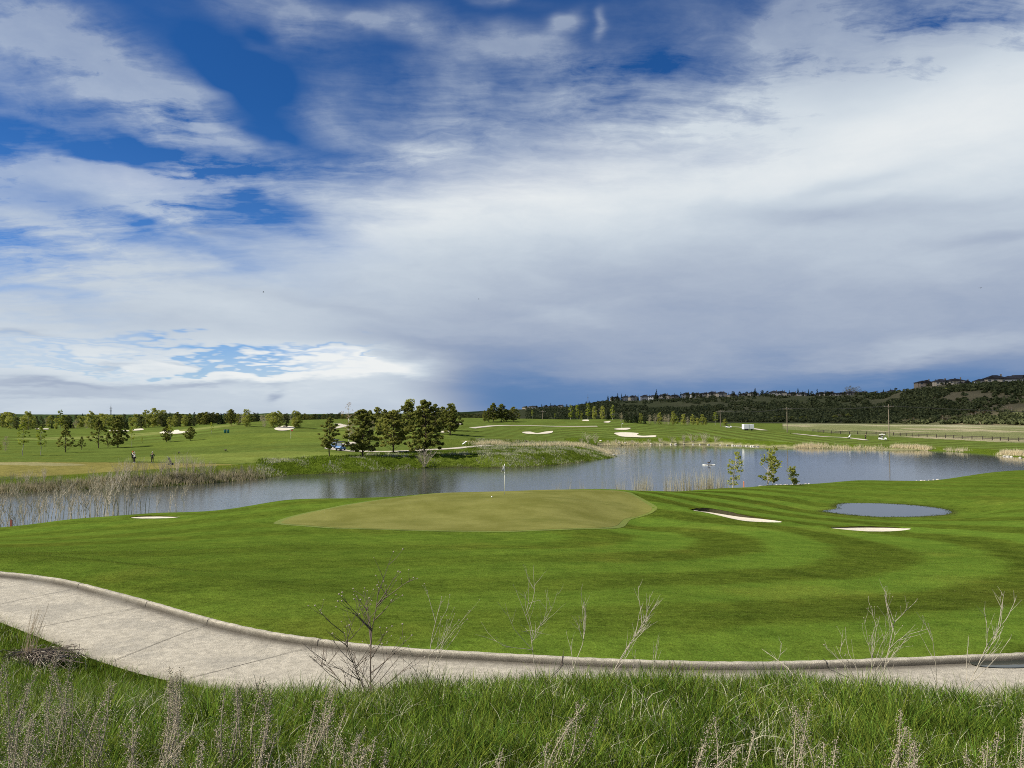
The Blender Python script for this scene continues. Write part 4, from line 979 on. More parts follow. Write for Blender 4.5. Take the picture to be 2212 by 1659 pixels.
def plant(key, X, D, topY, label, cat='tree', group=None, wscale=1.0, sink=0.0, zb=None, h=None, x=None):
    lib = LIB[key]; i = cnt.get(key, 0); cnt[key] = i + 1; tm, cm, w, nm = lib[i % len(lib)]
    px, py = AT(X, D) if x is None else (x, D)
    z = hz(px, py) if zb is None else zb
    hgt = (zat(topY, D) - z) if h is None else h
    s = hgt / 10.0
    if cm is None:
        o = obj(nm[0], tm); o.location = (px, py, z - sink); o.rotation_euler = (0, 0, random.uniform(0, 6.28)); o.scale = (s * wscale, s * wscale, s)
        return tag(o, label, cat, group)
    r = empty(nm[0], (px, py, z - sink), random.uniform(0, 6.28)); r.scale = (s * wscale, s * wscale, s)
    obj(nm[1], tm, r); obj(nm[2], cm, r); return tag(r, label, cat, group)
Z1 = lambda x, y: (x * .25, 846.8 + y * .25)
Z2 = lambda x, y: (553 + x * .25, 846.8 + y * .25)
Z3 = lambda x, y: (1106 + x * .25, 777.7 + y * .25)
Z4 = lambda x, y: (1659 + x * .25, 777.7 + y * .25)
def tree_at(Z, key, x, yb, yt, label, ws=1.0, **k):
    X, Yb = Z(x, yb); _, Yt = Z(x, yt); p = GH(X, Yb, k.pop('d0', 85)); return plant(key, X, p[1], Yt, label, wscale=ws, **k)
T = tree_at
# --- left parkland
gl = 'scattered trees on the left fairways'
T(Z1, 'pine_low', 575, 520, 283, 'dark spreading pine nearest the two golfers on the left lawn', 0.95, group=gl)
T(Z1, 'pine_low', 715, 500, 385, 'small thin pine between the two spreading pines', 0.94, group=gl)
T(Z1, 'pine_low', 860, 485, 238, 'tall wide dark pine above the white-shirted golfer\'s left', 0.98, group=gl)
T(Z1, 'pine_low', 940, 485, 352, 'small sparse pine tucked beside the tall wide pine', 0.77, group=gl)
T(Z1, 'pine', 1028, 480, 208, 'slim dark pine directly left above the golfers', .95, group=gl)
T(Z1, 'pine', 1445, 432, 295, 'dark pine overlapping a yellow-green poplar before the white bunkers', 1.0, group=gl)
T(Z1, 'sapling', 1476, 432, 272, 'yellow-green poplar overlapping the pine before the white bunkers', 1.2, group=gl)
T(Z1, 'pine', 1650, 420, 300, 'round dark pine at the right end of the white bunkers', 1.25, group=gl)
T(Z1, 'sapling', 208, 548, 265, 'bright yellow-green young poplar, tallest near the left edge', 1.15, group=gl)
T(Z1, 'sapling', 362, 545, 300, 'bright young poplar, right one of the pair near the left edge', 1.2, group=gl)
T(Z1, 'sapling', 400, 510, 400, 'small thin sapling just behind the right poplar of the pair', .7, group=gl)
T(Z1, 'bud', 60, 515, 375, 'thin dark leafless young tree near the left edge', .7, group=gl)
T(Z1, 'sapling', 1145, 470, 300, 'slender yellow-green sapling above the white-shirted golfer', 1.0, group=gl)
T(Z1, 'sapling', 1235, 465, 385, 'shortest thin sapling above and between the golfers', .8, group=gl)
T(Z1, 'sapling', 5, 530, 440, 'low yellow-green bush cut by the left edge', 1.6, group=gl)
T(Z1, 'sapling', 1830, 360, 262, 'small rounded sapling alone on the slope by the teal bin', 1.5, group=gl)
T(Z1, 'pine', 2000, 288, 150, 'dark pine standing on the crest left of the broad yellow-green tree', 1.0, group=gl)
T(Z1, 'broad', 2135, 300, 148, 'broad yellow-green tree on the crest with a long shadow', 1.0, group=gl)
T(Z1, 'broad', 2060, 285, 190, 'smaller leafy tree between the crest pine and broad tree', .9, group=gl)
# --- grove in the middle
gg = 'trees of the grove beside the parked golf carts'
T(Z2, 'pine_high', 640, 560, 225, 'leftmost grove pine leaning over the two golf carts', 1.0, group=gg)
T(Z2, 'pine', 925, 555, 155, 'large dark pine at the front, first right of the carts', 1.18, group=gg)
T(Z2, 'pine', 1190, 520, 160, 'front pine with bare lower trunk in the middle of the grove', 1.1, group=gg)
T(Z2, 'pine', 1462, 545, 75, 'tallest and fullest pine, above the bare shrub at the water', 1.05, group=gg)
T(Z2, 'pine', 1312, 358, 88, 'tall rear pine left of the tallest one, against the sky', 1.0, group=gg)
T(Z2, 'pine', 1550, 362, 108, 'rear pine immediately right of the tallest one', 1.0, group=gg)
T(Z2, 'pine', 1680, 372, 104, 'rightmost grove pine with two trunks showing', 1.1, group=gg)
T(Z2, 'pine', 1612, 330, 128, 'pointed rear pine second from the right of the grove', .95, group=gg)
T(Z2, 'pine', 1050, 340, 132, 'rear pine between the first two front pines', .9, group=gg)
T(Z2, 'pine', 1115, 345, 152, 'rounded rear pine just left of the middle front pine', .9, group=gg)
T(Z2, 'pine', 985, 330, 158, 'low rear pine half hidden by the first large pine', .85, group=gg)
T(Z2, 'broad', 1332, 330, 62, 'pale yellow-green tree rising behind the tallest pine', .75, group=gg)
T(Z2, 'broad', 1450, 320, 118, 'yellow-green leafy tree showing right behind the tallest pine', .9, group=gg)
T(Z2, 'broad', 1690, 330, 98, 'pale leafy top behind the rightmost grove pine', .8, group=gg)
T(Z2, 'broad', 1070, 360, 230, 'low green leafy tree between trunks of the front pines', 1.2, group=gg)
T(Z2, 'rust', 803, 430, 98, 'white-stemmed birch with sparse rusty twigs left in the grove', .95, group=gg)
T(Z2, 'bud', 830, 400, 235, 'brownish budding tree at the foot of the birch', 1.1, group=gg)
T(Z2, 'bud', 1010, 360, 250, 'pale budding bush behind the first large pine', 1.0, group=gg)
o = T(Z2, 'bush', 1460, 648, 500, 'round bare grey shrub at the water below the tallest pine', 1.25, cat='shrub')
# --- pair on the hill right of the grove
gh = 'pines on the hill behind the peninsula'
for x, yb, yt, ws, lab in ((1975, 262, 160, .6, 'leftmost and thinnest hill pine right of the grove'), (2010, 258, 140, .9, 'second hill pine right of the grove'), (2050, 256, 95, 1.1, 'tallest hill pine right of the grove'), (2122, 256, 104, 1.25, 'wide hill pine with a shadow, right of the tallest'), (2168, 256, 150, 1.2, 'low dark hill pine behind the wide one')):
    T(Z2, 'pine', x, yb, yt, lab, ws, group=gh)
T(Z3, 'pine', 15, 533, 405, 'solitary olive pine at the left end of the far hill', 1.1, group=gh)
# --- belt behind the left parkland
gb = 'belt of trees behind the left fairways'
belt = [(25, 185, 'broad'), (62, 178, 'broad'), (100, 172, 'broad'), (150, 215, 'darkleaf'), (195, 220, 'bud'), (228, 195, 'spruce'), (250, 172, 'broad'), (290, 205, 'broad'), (330, 235, 'darkleaf'), (375, 240, 'darkleaf'), (405, 225, 'bud'), (435, 205, 'broad'), (455, 258, 'spruce'), (490, 230, 'broad'), (527, 160, 'poplar'), (560, 200, 'broad'), (600, 215, 'darkleaf'), (625, 225, 'spruce'), (660, 235, 'bud'), (695, 205, 'broad'), (725, 210, 'broad'), (755, 235, 'bud'), (790, 165, 'broad'), (835, 205, 'broad'), (880, 182, 'broad'), (920, 190, 'broad'), (965, 205, 'broad'), (1000, 230, 'spruce'), (1045, 200, 'broad'), (1075, 225, 'darkleaf'), (1100, 232, 'spruce'), (1140, 225, 'broad'), (1180, 195, 'broad'), (1225, 215, 'darkleaf'), (1262, 152, 'broad'), (1300, 190, 'darkleaf'), (1335, 135, 'broad'), (1365, 160, 'broad'), (1405, 162, 'broad'), (1435, 195, 'spruce'), (1470, 215, 'broad'), (1515, 205, 'broad'), (1560, 205, 'darkleaf'), (1600, 200, 'broad'), (1645, 190, 'broad'), (1680, 215, 'darkleaf')]
ad = {'broad': 'leafy yellow-green tree', 'darkleaf': 'dark rounded tree', 'bud': 'greyish budding tree', 'spruce': 'dark pointed spruce', 'poplar': 'tall pale poplar', 'pine': 'dark pine'}
k_ = {}; tot = {}
for q in belt: tot[q[2]] = tot.get(q[2], 0) + 1
for i, (x, yt, key) in enumerate(belt):
    k_[key] = k_.get(key, 0) + 1; yt = yt + random.uniform(-6, 6); D = 372 + random.uniform(-18, 30); X = x * .25
    plant(key, X, D, 846.8 + yt * .25, f'{ordn(k_[key])} {ad[key]} from the left in the belt behind the left bunkers' if tot[key] > 1 else f'{ad[key]} in the belt behind the left bunkers', group=gb, wscale=random.uniform(1.0, 1.4))
# dark horizon wood, tree by tree
gd = 'dark trees along the left skyline'
n = 0; X = -12.0; items = []
while X < 985:
    w_ = random.uniform(7, 13); X += w_ * (1.25 if X < 340 else .85)
    key = random.choice(['darkleaf', 'darkleaf', 'spruce', 'pine'] if X > 340 else ['darkleaf', 'darkleaf', 'darkleaf', 'spruce'])
    if 500 < X < 530 or 560 < X < 640: key = random.choice(['darkleaf', 'broad', 'bud'])
    base_top = 896 if X < 160 else (895 if X < 340 else 891.5)
    items.append((X, 560 + random.uniform(-30, 60) if X < 340 else 400 + random.uniform(-30, 50), base_top + random.gauss(0, 1.7) - (3 if key == 'spruce' else 0), key))
for X, yt in ((447, 888), (461, 889), (470, 890), (440, 892), (498, 884)): items.append((X, 430, yt, 'pine'))
items.sort()
for i, (X, D, yt, key) in enumerate(items):
    plant(key, X, D, yt, f'{ordn(i + 1)} dark tree from the left along the low skyline wood', group=gd, wscale=random.uniform(1.1, 1.7), sink=.5)
for x, yt, key, lab in ((150, 170, 'broad', 'yellow-green tree above the rounded bunker, left of its pair'), (200, 168, 'broad', 'yellow-green tree above the rounded bunker, right of its pair'), (75, 222, 'bud', 'bare purplish tree left of the rounded bunker'), (262, 190, 'darkleaf', 'dark tree just right of the yellow-green pair'), (345, 162, 'broad', 'lone pale leafy tree before the dark wood'), (372, 205, 'broad', 'low pale tree under the lone leafy one')):
    T(Z2, key, x, 305, yt, lab, 1.1, group='trees above the rounded bunker')
# second row of mid-height trees in front of the dark wood
for i, X in enumerate(np.linspace(655, 745, 13)):
    plant(random.choice(['darkleaf', 'pine', 'darkleaf']), X + random.uniform(-3, 3), 300 + random.uniform(0, 30), 897 + random.gauss(0, 1.8), f'{ordn(i + 1)} tree from the left in the dark wood before the grove', group='dark wood left of the grove', wscale=random.uniform(.9, 1.3))
for i, X in enumerate((1000, 1006, 1013, 1020, 1027, 1034, 1041, 1048)):
    plant('darkleaf', X, 420 + random.uniform(0, 40), 893.5 + random.gauss(0, .8), f'{ordn(i + 1)} low dark tree from the left on the skyline right of the grove', group='low trees on the skyline right of the grove', wscale=2.0)
# --- poplars and hedge row on the right hill
gr_ = 'row of trees along the far hill crest'
row = [(175, 505, 430, 'sapling', .9), (370, 505, 455, 'sapling', 1.0), (505, 500, 385, 'poplar', 1.2), (560, 500, 390, 'poplar', 1.1), (600, 500, 440, 'broad', .6), (655, 505, 373, 'poplar', 1.0), (710, 512, 400, 'broad', .75), (780, 515, 400, 'broad', .8), (830, 515, 420, 'spruce', .8), (868, 518, 388, 'poplar', 1.1), (945, 535, 455, 'bud', .8), (990, 540, 443, 'spruce', 1.1), (1030, 540, 462, 'spruce', 1.0), (1065, 545, 428, 'spruce', 1.1), (1110, 548, 460, 'broad', .8), (1145, 552, 470, 'spruce', .9), (1190, 552, 470, 'bud', 1.0), (1235, 555, 462, 'bud', .9), (1275, 558, 455, 'broad', .8), (1320, 558, 475, 'bud', 1.0), (1350, 558, 465, 'bud', .8), (1390, 560, 442, 'broad', .7), (1425, 562, 482, 'poplar', 1.6), (1480, 562, 466, 'broad', .9), (1515, 562, 490, 'bud', 1.2), (1560, 562, 473, 'broad', .9), (1600, 563, 500, 'broad', 1.1), (1642, 564, 470, 'broad', .9), (1670, 564, 500, 'broad', 1.0), (1755, 568, 448, 'sapling', 1.4), (1840, 562, 507, 'broad', 1.5)]
tot = {}
for q in row: tot[q[3]] = tot.get(q[3], 0) + 1
k_ = {}
adr = dict(ad, sapling='slim young tree', poplar='bright upright poplar', bud='pale bare-branched tree', broad='light green leafy tree')
for x, yb, yt, key, ws in row:
    k_[key] = k_.get(key, 0) + 1; X, Yb = Z3(x, yb); D = GH(X, min(Yb, 918))[1]; D = min(D, 380)
    plant(key, X, D, Z3(x, yt)[1], f'{ordn(k_[key])} {adr[key]} from the left in the row before the dark escarpment', group=gr_, wscale=ws)
# --- green bushes at the foot of the escarpment
gf = 'bushes at the foot of the escarpment'
ft = [(25, 490), (60, 482), (95, 480), (130, 482), (165, 484), (205, 483), (245, 480), (285, 484), (325, 482), (360, 500), (400, 482), (430, 490), (465, 495), (540, 480), (575, 470), (610, 462), (645, 452), (685, 458), (720, 470), (800, 500), (850, 490), (900, 480), (960, 495), (1030, 480), (1100, 400), (1130, 420), (1195, 442), (1230, 460), (1290, 480), (1400, 470), (1460, 485), (1550, 478), (1600, 470), (1650, 455), (1700, 460), (1760, 452), (1820, 462), (1880, 470), (1940, 478), (1990, 488), (2035, 492), (2080, 500), (2150, 505), (2200, 505)]
for i, (x, yt) in enumerate(ft):
    X = 1659 + x * .25; D = 560 if x < 800 else 600
    key = 'broad' if (x < 470 or 1540 < x < 1700 or x > 1850) else ('darkleaf' if 1080 < x < 1140 else random.choice(['broad', 'darkleaf', 'bud']))
    plant(key, X, D + random.uniform(-12, 20), 777.7 + yt * .25, f'{ordn(i + 1)} bush from the left along the foot of the dark escarpment', 'bush', gf, random.uniform(1.6, 2.3), sink=.4)
for i, x in enumerate((1180, 1215, 1255, 1290, 1400, 1505, 1545, 1625, 1665, 1725, 1755, 1790, 1825, 1860, 1890, 2030, 2065, 2100)):
    X = 1659 + x * .25; plant('rust' if i % 3 else 'bud', X, 490, 777.7 + 523 * .25, f'{ordn(i + 1)} low brown hedge bush from the left behind the meadow', 'bush', 'low brown hedge bushes behind the meadow', 2.6, h=random.uniform(2.6, 3.6))
# --- scrub over the escarpment face
n = 7000
th_ = rng.uniform(.02, .70, n * 3); q = rng.uniform(.03, .93, n * 3)
xx = np.sin(th_); yy = np.cos(th_); fo_, rd_, rz_ = ridge(xx, yy); rr2 = fo_ + (rd_ - fo_) * q; px_ = xx * rr2; py_ = yy * rr2
q = np.where(px_ / py_ > .52, q * .90, q); rr2 = fo_ + (rd_ - fo_) * q; px_ = xx * rr2; py_ = yy * rr2
dn = fbm(px_ / 55, py_ / 70, 88) + .10 * (q < .5) - .10 * (q > .8); kk_ = dn + rng.uniform(-.16, .16, len(dn)) > .49
ex, ey_ = AT(2040, 725); kk_ &= ((px_ - ex) / 32) ** 2 + ((py_ - ey_) / 42) ** 2 > 1
px_, py_, rr2 = px_[kk_][:n], py_[kk_][:n], rr2[kk_][:n]
cl = np.stack([px_, py_, hm(px_, py_) + .8, rng.uniform(1.2, 3.6, len(px_)) * (rr2 / 900)], 1)
V, Fq, rv = clump_tree(cl, 26, .85, .75, 1.0)
tag(obj('escarpment_scrub', mk('escarpment_scrub', V, Fq, rv, L_scrub)), kind='stuff')
# --- saplings with leaves right of the green, on the near shore
gs = 'young leafy trees on the near shore'
def leafy_shrub(X, D, topY, ws, label, seed):
    rnd = random.Random(seed); p = AT(X, D); z = hz(*p); h = zat(topY, D) - z; root = empty('young_leafy_tree', (*p, z)); mb = MB(); cl = []
    for st in range(3 if ws > .25 else 2):
        d = Vector((rnd.gauss(0, .12), rnd.gauss(0, .1), 1)); pts = [Vector((rnd.gauss(0, .06), 0, -.05))]
        for k in range(7): pts.append(pts[-1] + d * h * rnd.uniform(.8, 1) / 7 + Vector((rnd.gauss(0, .05), rnd.gauss(0, .05), 0)))
        mb.tube(pts, [.045 * (1 - .12 * k) for k in range(8)], 5, False)
        for k in range(15):
            i = rnd.randint(1, 7); t = i / 7; a = rnd.uniform(0, 6.28); R_ = h * ws * rnd.uniform(.2, 1) * (math.sin(PI * min(1, t * .85 + .12)) + .15); e = pts[i] + Vector((R_ * math.cos(a), R_ * math.sin(a), R_ * .5)); mb.tube([pts[i], e], [.018, .006], 3, False); cl.append((*e, rnd.uniform(.14, .34)))
    mb.build('trunk', M_grey, root); V, Fq, rv = clump_tree(cl, 20, .075, .9, 1.2); obj('crown', mk('crown', V, Fq, rv, L_broad), root); tag(root, label, 'young tree', gs)
leafy_shrub(1580, 84, 970, .17, 'slim leafy young tree, leftmost by the near shore', 1)
leafy_shrub(1655, 85, 962, .26, 'tallest and bushiest young tree on the near shore', 2)
leafy_shrub(1668, 86, 975, .15, 'smaller stem just right of the bushiest young tree', 3)
leafy_shrub(1711, 87, 1005, .22, 'shortest round young tree, rightmost by the near shore', 4)
# --- bare saplings standing behind the left near bank
gn = 'bare saplings in front of the pond on the left'
xs = list(np.linspace(-8, 235, 40)) + [232, 238, 246, 252, 258, 266, 275, 284, 298, 310, 322, 345, 372, 384, 398]
for i, X in enumerate(xs):
    X += random.uniform(-3, 3); D = random.uniform(54, 60); h = random.uniform(1.7, 2.7) if X < 225 else (random.uniform(2.2, 3.0) if X < 330 else random.uniform(1.3, 2.1))
    plant('sapbare', X, D, 0, f'{ordn(i + 1)} bare grey sapling from the left before the pond', 'sapling', gn, random.uniform(.8, 1.3), h=h + .5)
# --- bare willows on the far left shore
gw = 'bare willow bushes on the left far shore'
wl = [(x, 985, 800) for x in ()]
wx = [(-10, 1.7), (10, 1.8), (28, 2.0), (45, 2.1), (62, 2.2), (80, 2.3), (98, 2.3), (115, 1.7), (132, 1.5), (150, 1.3), (170, 1.1), (200, 1.0), (238, 2.0), (258, 2.5), (276, 3.0), (294, 3.0), (312, 2.9), (350, 3.0), (366, 3.3), (384, 3.4), (402, 3.5), (420, 3.1), (438, 2.9), (458, 2.3), (482, 1.4), (505, 1.8), (524, 2.0), (542, 1.9), (558, 1.3)]
for i, (X, h) in enumerate(wx):
    Ys = np.interp(X, [-400, 0, 100, 225, 325, 425, 553], [1076, 1067, 1062, 1057, 1052, 1047, 1035]); p = G(X, Ys, 0); D = p[1] + random.uniform(1.0, 3.0)
    plant('willow', X, D, 0, f'{ordn(i + 1)} bare willow bush from the left along the far bank', 'bush', gw, random.uniform(.9, 1.25), h=h)
for i, (X, Y, h) in enumerate(((1270, 957, 3.2), (1285, 957, 2.6), (1256, 958, 1.6), (1425, 956, 1.6), (1450, 956, 2.2), (1475, 956, 2.8), (1495, 956, 3.0), (1520, 956, 3.4), (1545, 956, 2.2), (1330, 958, 1.5), (1400, 958, 1.6), (1365, 958, 1.3))):
    plant('willow', X, GH(X, Y)[1], 0, f'{ordn(i + 1)} bare purplish bush of the clump on the far shore', 'bush', 'bare bushes beyond the pond', 2.0, h=h)
# ================================================================ BUILDINGS, POLES, CARTS, PEOPLE
M_roof = simple('dark_shingle', (.035, .035, .04), .9, .3, .6, objrand=.3); M_glass = simple('dark_window', (.02, .025, .035), .15, .1, 1, spec=.6); M_trim = simple('white_trim', (.62, .60, .56), .7, .1)
M_walls = [simple('stucco_' + n_, c_, .9, .12, .6) for n_, c_ in (('beige', (.46, .41, .34)), ('sand', (.54, .49, .41)), ('grey', (.32, .32, .33)), ('brown', (.24, .20, .16)), ('white', (.78, .76, .72)))]
wn_ = ['beige', 'sand-coloured', 'grey', 'brown', 'white']
def hip(mb, x0, x1, y0, y1, z, h, ov=.6):
    x0 -= ov; x1 += ov; y0 -= ov; y1 += ov; w_ = min((x1 - x0), (y1 - y0)) / 2
    if (x1 - x0) >= (y1 - y0): r0, r1 = (x0 + w_, (y0 + y1) / 2), (x1 - w_, (y0 + y1) / 2)
    else: r0, r1 = ((x0 + x1) / 2, y0 + w_), ((x0 + x1) / 2, y1 - w_)
    mb.add([(x0, y0, z), (x1, y0, z), (x1, y1, z), (x0, y1, z), (*r0, z + h), (*r1, z + h), (x0, y0, z - .25), (x1, y0, z - .25), (x1, y1, z - .25), (x0, y1, z - .25)],
           [(0, 1, 5, 4), (1, 2, 5), (2, 3, 4, 5), (3, 0, 4), (6, 7, 1, 0), (7, 8, 2, 1), (8, 9, 3, 2), (9, 6, 0, 3), (9, 8, 7, 6)])
def gable(mb, x0, x1, y0, y1, z, h, ov=.5):
    "ridge runs front to back; the gable faces the valley"
    xm = (x0 + x1) / 2; mb.prism([(x0 - ov, z - .15), (x1 + ov, z - .15), (x1 + ov, z), (xm, z + h), (x0 - ov, z)], y0 - ov, y1 + ov, 'y')
HL = []
def make_house(v):
    r = empty('house'); rnd = random.Random(300 + v); W = [14, 16, 12, 15, 18, 13][v % 6]; Dp = 11; wm = M_walls[v % 5]; s2 = [5.8, 5.6, 6.0, 5.4, 5.8, 3.2][v % 6]
    w_ = MB().box(-W / 2, W / 2, 0, Dp, -3.5, s2); wing = v % 3
    if wing == 0: w_.box(-W / 2 + 1, -W / 2 + 6, -2.5, 0, -3.5, s2 - .4)
    if wing == 1: w_.box(W / 2 - 6, W / 2 - .5, -3, 0, -3.5, s2 - 2.4)
    w_.build('wall', wm, r)
    rf = MB()
    if v % 2 == 0: hip(rf, -W / 2, W / 2, 0, Dp, s2 + .003, 2.5)
    else: hip(rf, -W / 2, W / 2, 0, Dp, s2 + .003, 1.9); gable(rf, -2.5, 3, -1.2, 4, s2 + .02, 2.3)
    if wing == 0: gable(rf, -W / 2 + 1, -W / 2 + 6, -2.5, 2, s2 - .38, 2.0)
    if wing == 1: hip(rf, W / 2 - 6, W / 2 - .5, -3, 0, s2 - 2.38, 1.2, .4)
    ro = rf.build('roof', M_roof, r)
    MB().box(W / 4, W / 4 + 1, Dp / 2 + .2, Dp / 2 + 1.2, s2 + .8, s2 + 3.2).build('chimney', M_walls[3], ro)
    k = 0
    for zf in (-2.6, .7, 3.6):
        if zf + 1.5 > s2: continue
        for xw in np.arange(-W / 2 + 1.6, W / 2 - 1.5, 3.3):
            yy_ = 0
            if wing == 0 and xw < -W / 2 + 6.2: yy_ = -2.5
            if wing == 1 and xw > W / 2 - 7 and zf < s2 - 2.4: yy_ = -3
            if rnd.random() < .15 or k >= 9: continue
            k += 1; ww = rnd.choice([1.0, 1.5, 1.9]); f_ = MB().box(xw - .12, xw + ww + .12, yy_ - .06, yy_ + .01, zf - .12, zf + 1.5).build('window', M_trim, r)
            MB().box(xw, xw + ww, yy_ - .09, yy_ - .062, zf, zf + 1.38).build('pane', M_glass, f_)
    if v % 2: MB().box(-W / 2 + .5, W / 2 - 7, -2.6, -.01, .2, .4).box(-W / 2 + .5, W / 2 - 7, -2.6, -2.54, .4, 1.3).box(-W / 2 + .6, -W / 2 + .8, -2.5, -2.3, -3.5, .2).build('deck', M_walls[3], r)
    return r
protos = [make_house(v) for v in range(6)]; used = [False] * 6
def place_house(X, D, v, label, group, rz=0, sc=1.0, dz=0):
    r = protos[v] if not used[v] else copy_tree(protos[v]); used[v] = True
    x, y = AT(X, D); r.location = (x, y, hz(x, y) + dz); r.rotation_euler = (0, 0, rz - math.atan2(x, y) * .6); r.scale = (sc,) * 3; tag(r, label, 'house', group)
wd = lambda v: wn_[v % 5]
X = 1330.; i = 0
while X < 1932:
    D = float(np.interp(X, rX, rD)) + 4; v = random.choice([0, 1, 2, 3, 4, 5]) ; i += 1
    place_house(X, D, v, f'{ordn(i)} house from the left along the middle ridge, {wd(v)} walls under dark roof', 'houses along the middle ridge', random.uniform(-.25, .25), random.uniform(.8, .98), .6); X += random.uniform(17, 25)
for i, (X, v, sc, w2) in enumerate(((2002, 3, 1.0, 'brown wide'), (2036, 0, .95, 'beige'), (2063, 1, 1.05, 'sand-coloured tall'), (2089, 5, 1.1, 'beige low'), (2124, 4, .85, 'white bright'), (2153, 0, 1.25, 'largest beige'), (2180, 2, 1.1, 'grey'), (2203, 4, 1.2, 'white corner'), (2228, 1, 1.1, 'sand-coloured'))):
    place_house(X, float(np.interp(X, rX, rD)) + 5, v, f'{w2} house, {ordn(i + 1)} from the left on the highest right ridge', 'houses on the right ridge', random.uniform(-.3, .3), sc * 1.08, 3.4)
for i, X in enumerate((1134, 1146, 1155, 1166, 1180, 1192, 1199, 1210)):
    v = [1, 0, 4, 5, 2, 1, 3, 0][i]; place_house(X, float(np.interp(X, rX, rD)) + 4, v, f'{ordn(i + 1)} tiny house from the left on the farthest ridge, {wd(v)} walls', 'tiny houses on the farthest ridge', random.uniform(-.3, .3), .9, .5)
for p_, u_ in zip(protos, used):
    if not u_:
        for c_ in list(p_.children_recursive): bpy.data.objects.remove(c_)
        bpy.data.objects.remove(p_)
# conifers and garden trees between the houses
X = 1122.; sk = []
while X < 2225:
    X += random.uniform(7, 16)
    if 1222 < X < 1316 or 1940 < X < 1985: 
        if random.random() < .8: continue
    sk.append(X)
for X_, t_ in ((1418, 848), (1784, 844.5), (1748, 846)): sk.append(X_)
sk.sort()
for i, X in enumerate(sk):
    D = float(np.interp(X, rX, rD)) + random.uniform(-14, 18); key = random.choice(['spruce', 'spruce', 'darkleaf', 'darkleaf']); hh = random.uniform(7, 12.5) if key == 'spruce' else random.uniform(6, 9)
    if abs(X - 1418) < .1: key, hh = 'spruce', 15
    plant(key, X, D, 0, f'{ordn(i + 1)} dark garden tree from the left among the ridge houses', group='garden trees among the ridge houses', wscale=random.uniform(.7, 1.2) if key == 'spruce' else 1.3, h=hh)
for i, X in enumerate((1829, 1837, 1845, 1853)):
    plant('bud', X, 950, 0, f'{ordn(i + 1)} of the four pale airy trees behind the middle ridge houses', group='pale airy trees on the ridge', wscale=1.2, h=15 + i % 2)
M_wood = simple('weathered_wood', (.20, .165, .125), .9, .25, 4); M_dkwood = simple('dark_fence_wood', (.045, .038, .03), .9, .25, 4); M_steel = simple('grey_steel', (.30, .31, .33), .5, .1, 2, metal=.6)
M_wire = simple('dark_wire', (.03, .03, .03), .6, .05)
def pole(Z, x, yb, yt, label, r=.17, d0=85, D=None):
    X, Yb = Z(x, yb); D = D or GH(X, Yb, d0)[1]; p = AT(X, D); z = hz(*p); h = zat(Z(x, yt)[1], D) - z; root = empty('power_pole', (*p, z)); tag(root, label, 'power pole', 'power poles')
    MB().tube([(0, 0, -.3), (0, 0, h)], [r, r * .7], 8).build('post', M_wood, root)
    MB().box(-1.6, 1.6, -.10 - r, -r, h - .9, h - .72).build('crossarm', M_wood, root)
    for q in (-1.5, -.5, .5, 1.5): MB().lathe([(.05, 0), (.08, .08), (.06, .16), (.03, .22)], 8, (q, -.05 - r, h - .72)).build('insulator', M_steel, root)
    return Vector((p[0], p[1] - r, z + h - .5))
A1 = pole(Z4, 1040, 668, 383, 'tallest wooden power pole with crossarm, right of the far cart', .17)
A2 = pole(Z4, 162, 625, 405, 'wooden power pole with crossarm at the near end of the meadow', .16)
A3 = pole(Z3, 1798, 555, 430, 'wooden power pole left of the white trailer', .16, D=330)
A4 = pole(Z3, 264, 500, 435, 'small distant power pole right of the hill pines', .15, D=420)
def wires(a, b, nm):
    for q in (-1.5, .5, 1.5):
        pts = []
        for k in range(21): t = k / 20; p = a.lerp(b, t) + Vector((q, 0, -4 * t * (1 - t) * (b - a).length * .018)); pts.append(p)
        o = MB().tube([p - pts[0] for p in pts], .022, 4, False).build('power_line', M_wire, loc=pts[0]); tag(o, nm, 'power line', nm + 's')
wires(A1, A2, 'thin power line strung between the two right-hand poles')
wires(A2, A3, 'thin power line from the meadow pole towards the trailer')
b_ = Vector((A1.x + 150, A1.y - 60, A1.z + .5)); wires(A1, b_, 'thin power line running off to the right edge')
# masts
def mast(X, D, topY, w_, label, lattice):
    p = AT(X, D); z = hz(*p); h = zat(topY, D) - z; root = empty('radio_mast', (*p, z)); tag(root, label, 'radio mast')
    mb = MB()
    if lattice:
        for a in range(3):
            c_, s_ = math.cos(a * 2.094) * w_, math.sin(a * 2.094) * w_; mb.tube([(c_, s_, -1), (c_ * .4, s_ * .4, h)], .22, 4)
        for k in range(16):
            t0, t1_ = k / 16, (k + 1) / 16
            for a in range(3):
                f0, f1 = w_ * (1 - .6 * t0), w_ * (1 - .6 * t1_); mb.tube([(math.cos(a * 2.094) * f0, math.sin(a * 2.094) * f0, h * t0), (math.cos((a + 1) * 2.094) * f1, math.sin((a + 1) * 2.094) * f1, h * t1_)], .14, 3)
        mb.build('lattice', M_steel, root)
        MB().box(-3, 3, -.3, .3, h * .8, h * .83).box(-2, 2, -.8, .8, h * .5, h * .56).build('antenna_arm', M_steel, root)
        MB().tube([(0, 0, h - 1), (0, 0, h + 6)], .18, 5).build('spike', M_steel, root)
    else:
        mb.tube([(0, 0, -1), (0, 0, h * .7), (0, 0, h)], [.5, .3, .12], 6).build('pole', M_steel, root); MB().box(-.9, .9, -.3, .3, h * .66, h * .7).build('antenna_arm', M_steel, root)
mast(240, 1500, 878, 1.4, 'thin lattice radio mast on the left skyline', True)
mast(1270, 1150, 851, .5, 'needle-thin mast rising above the hill poplars', False)
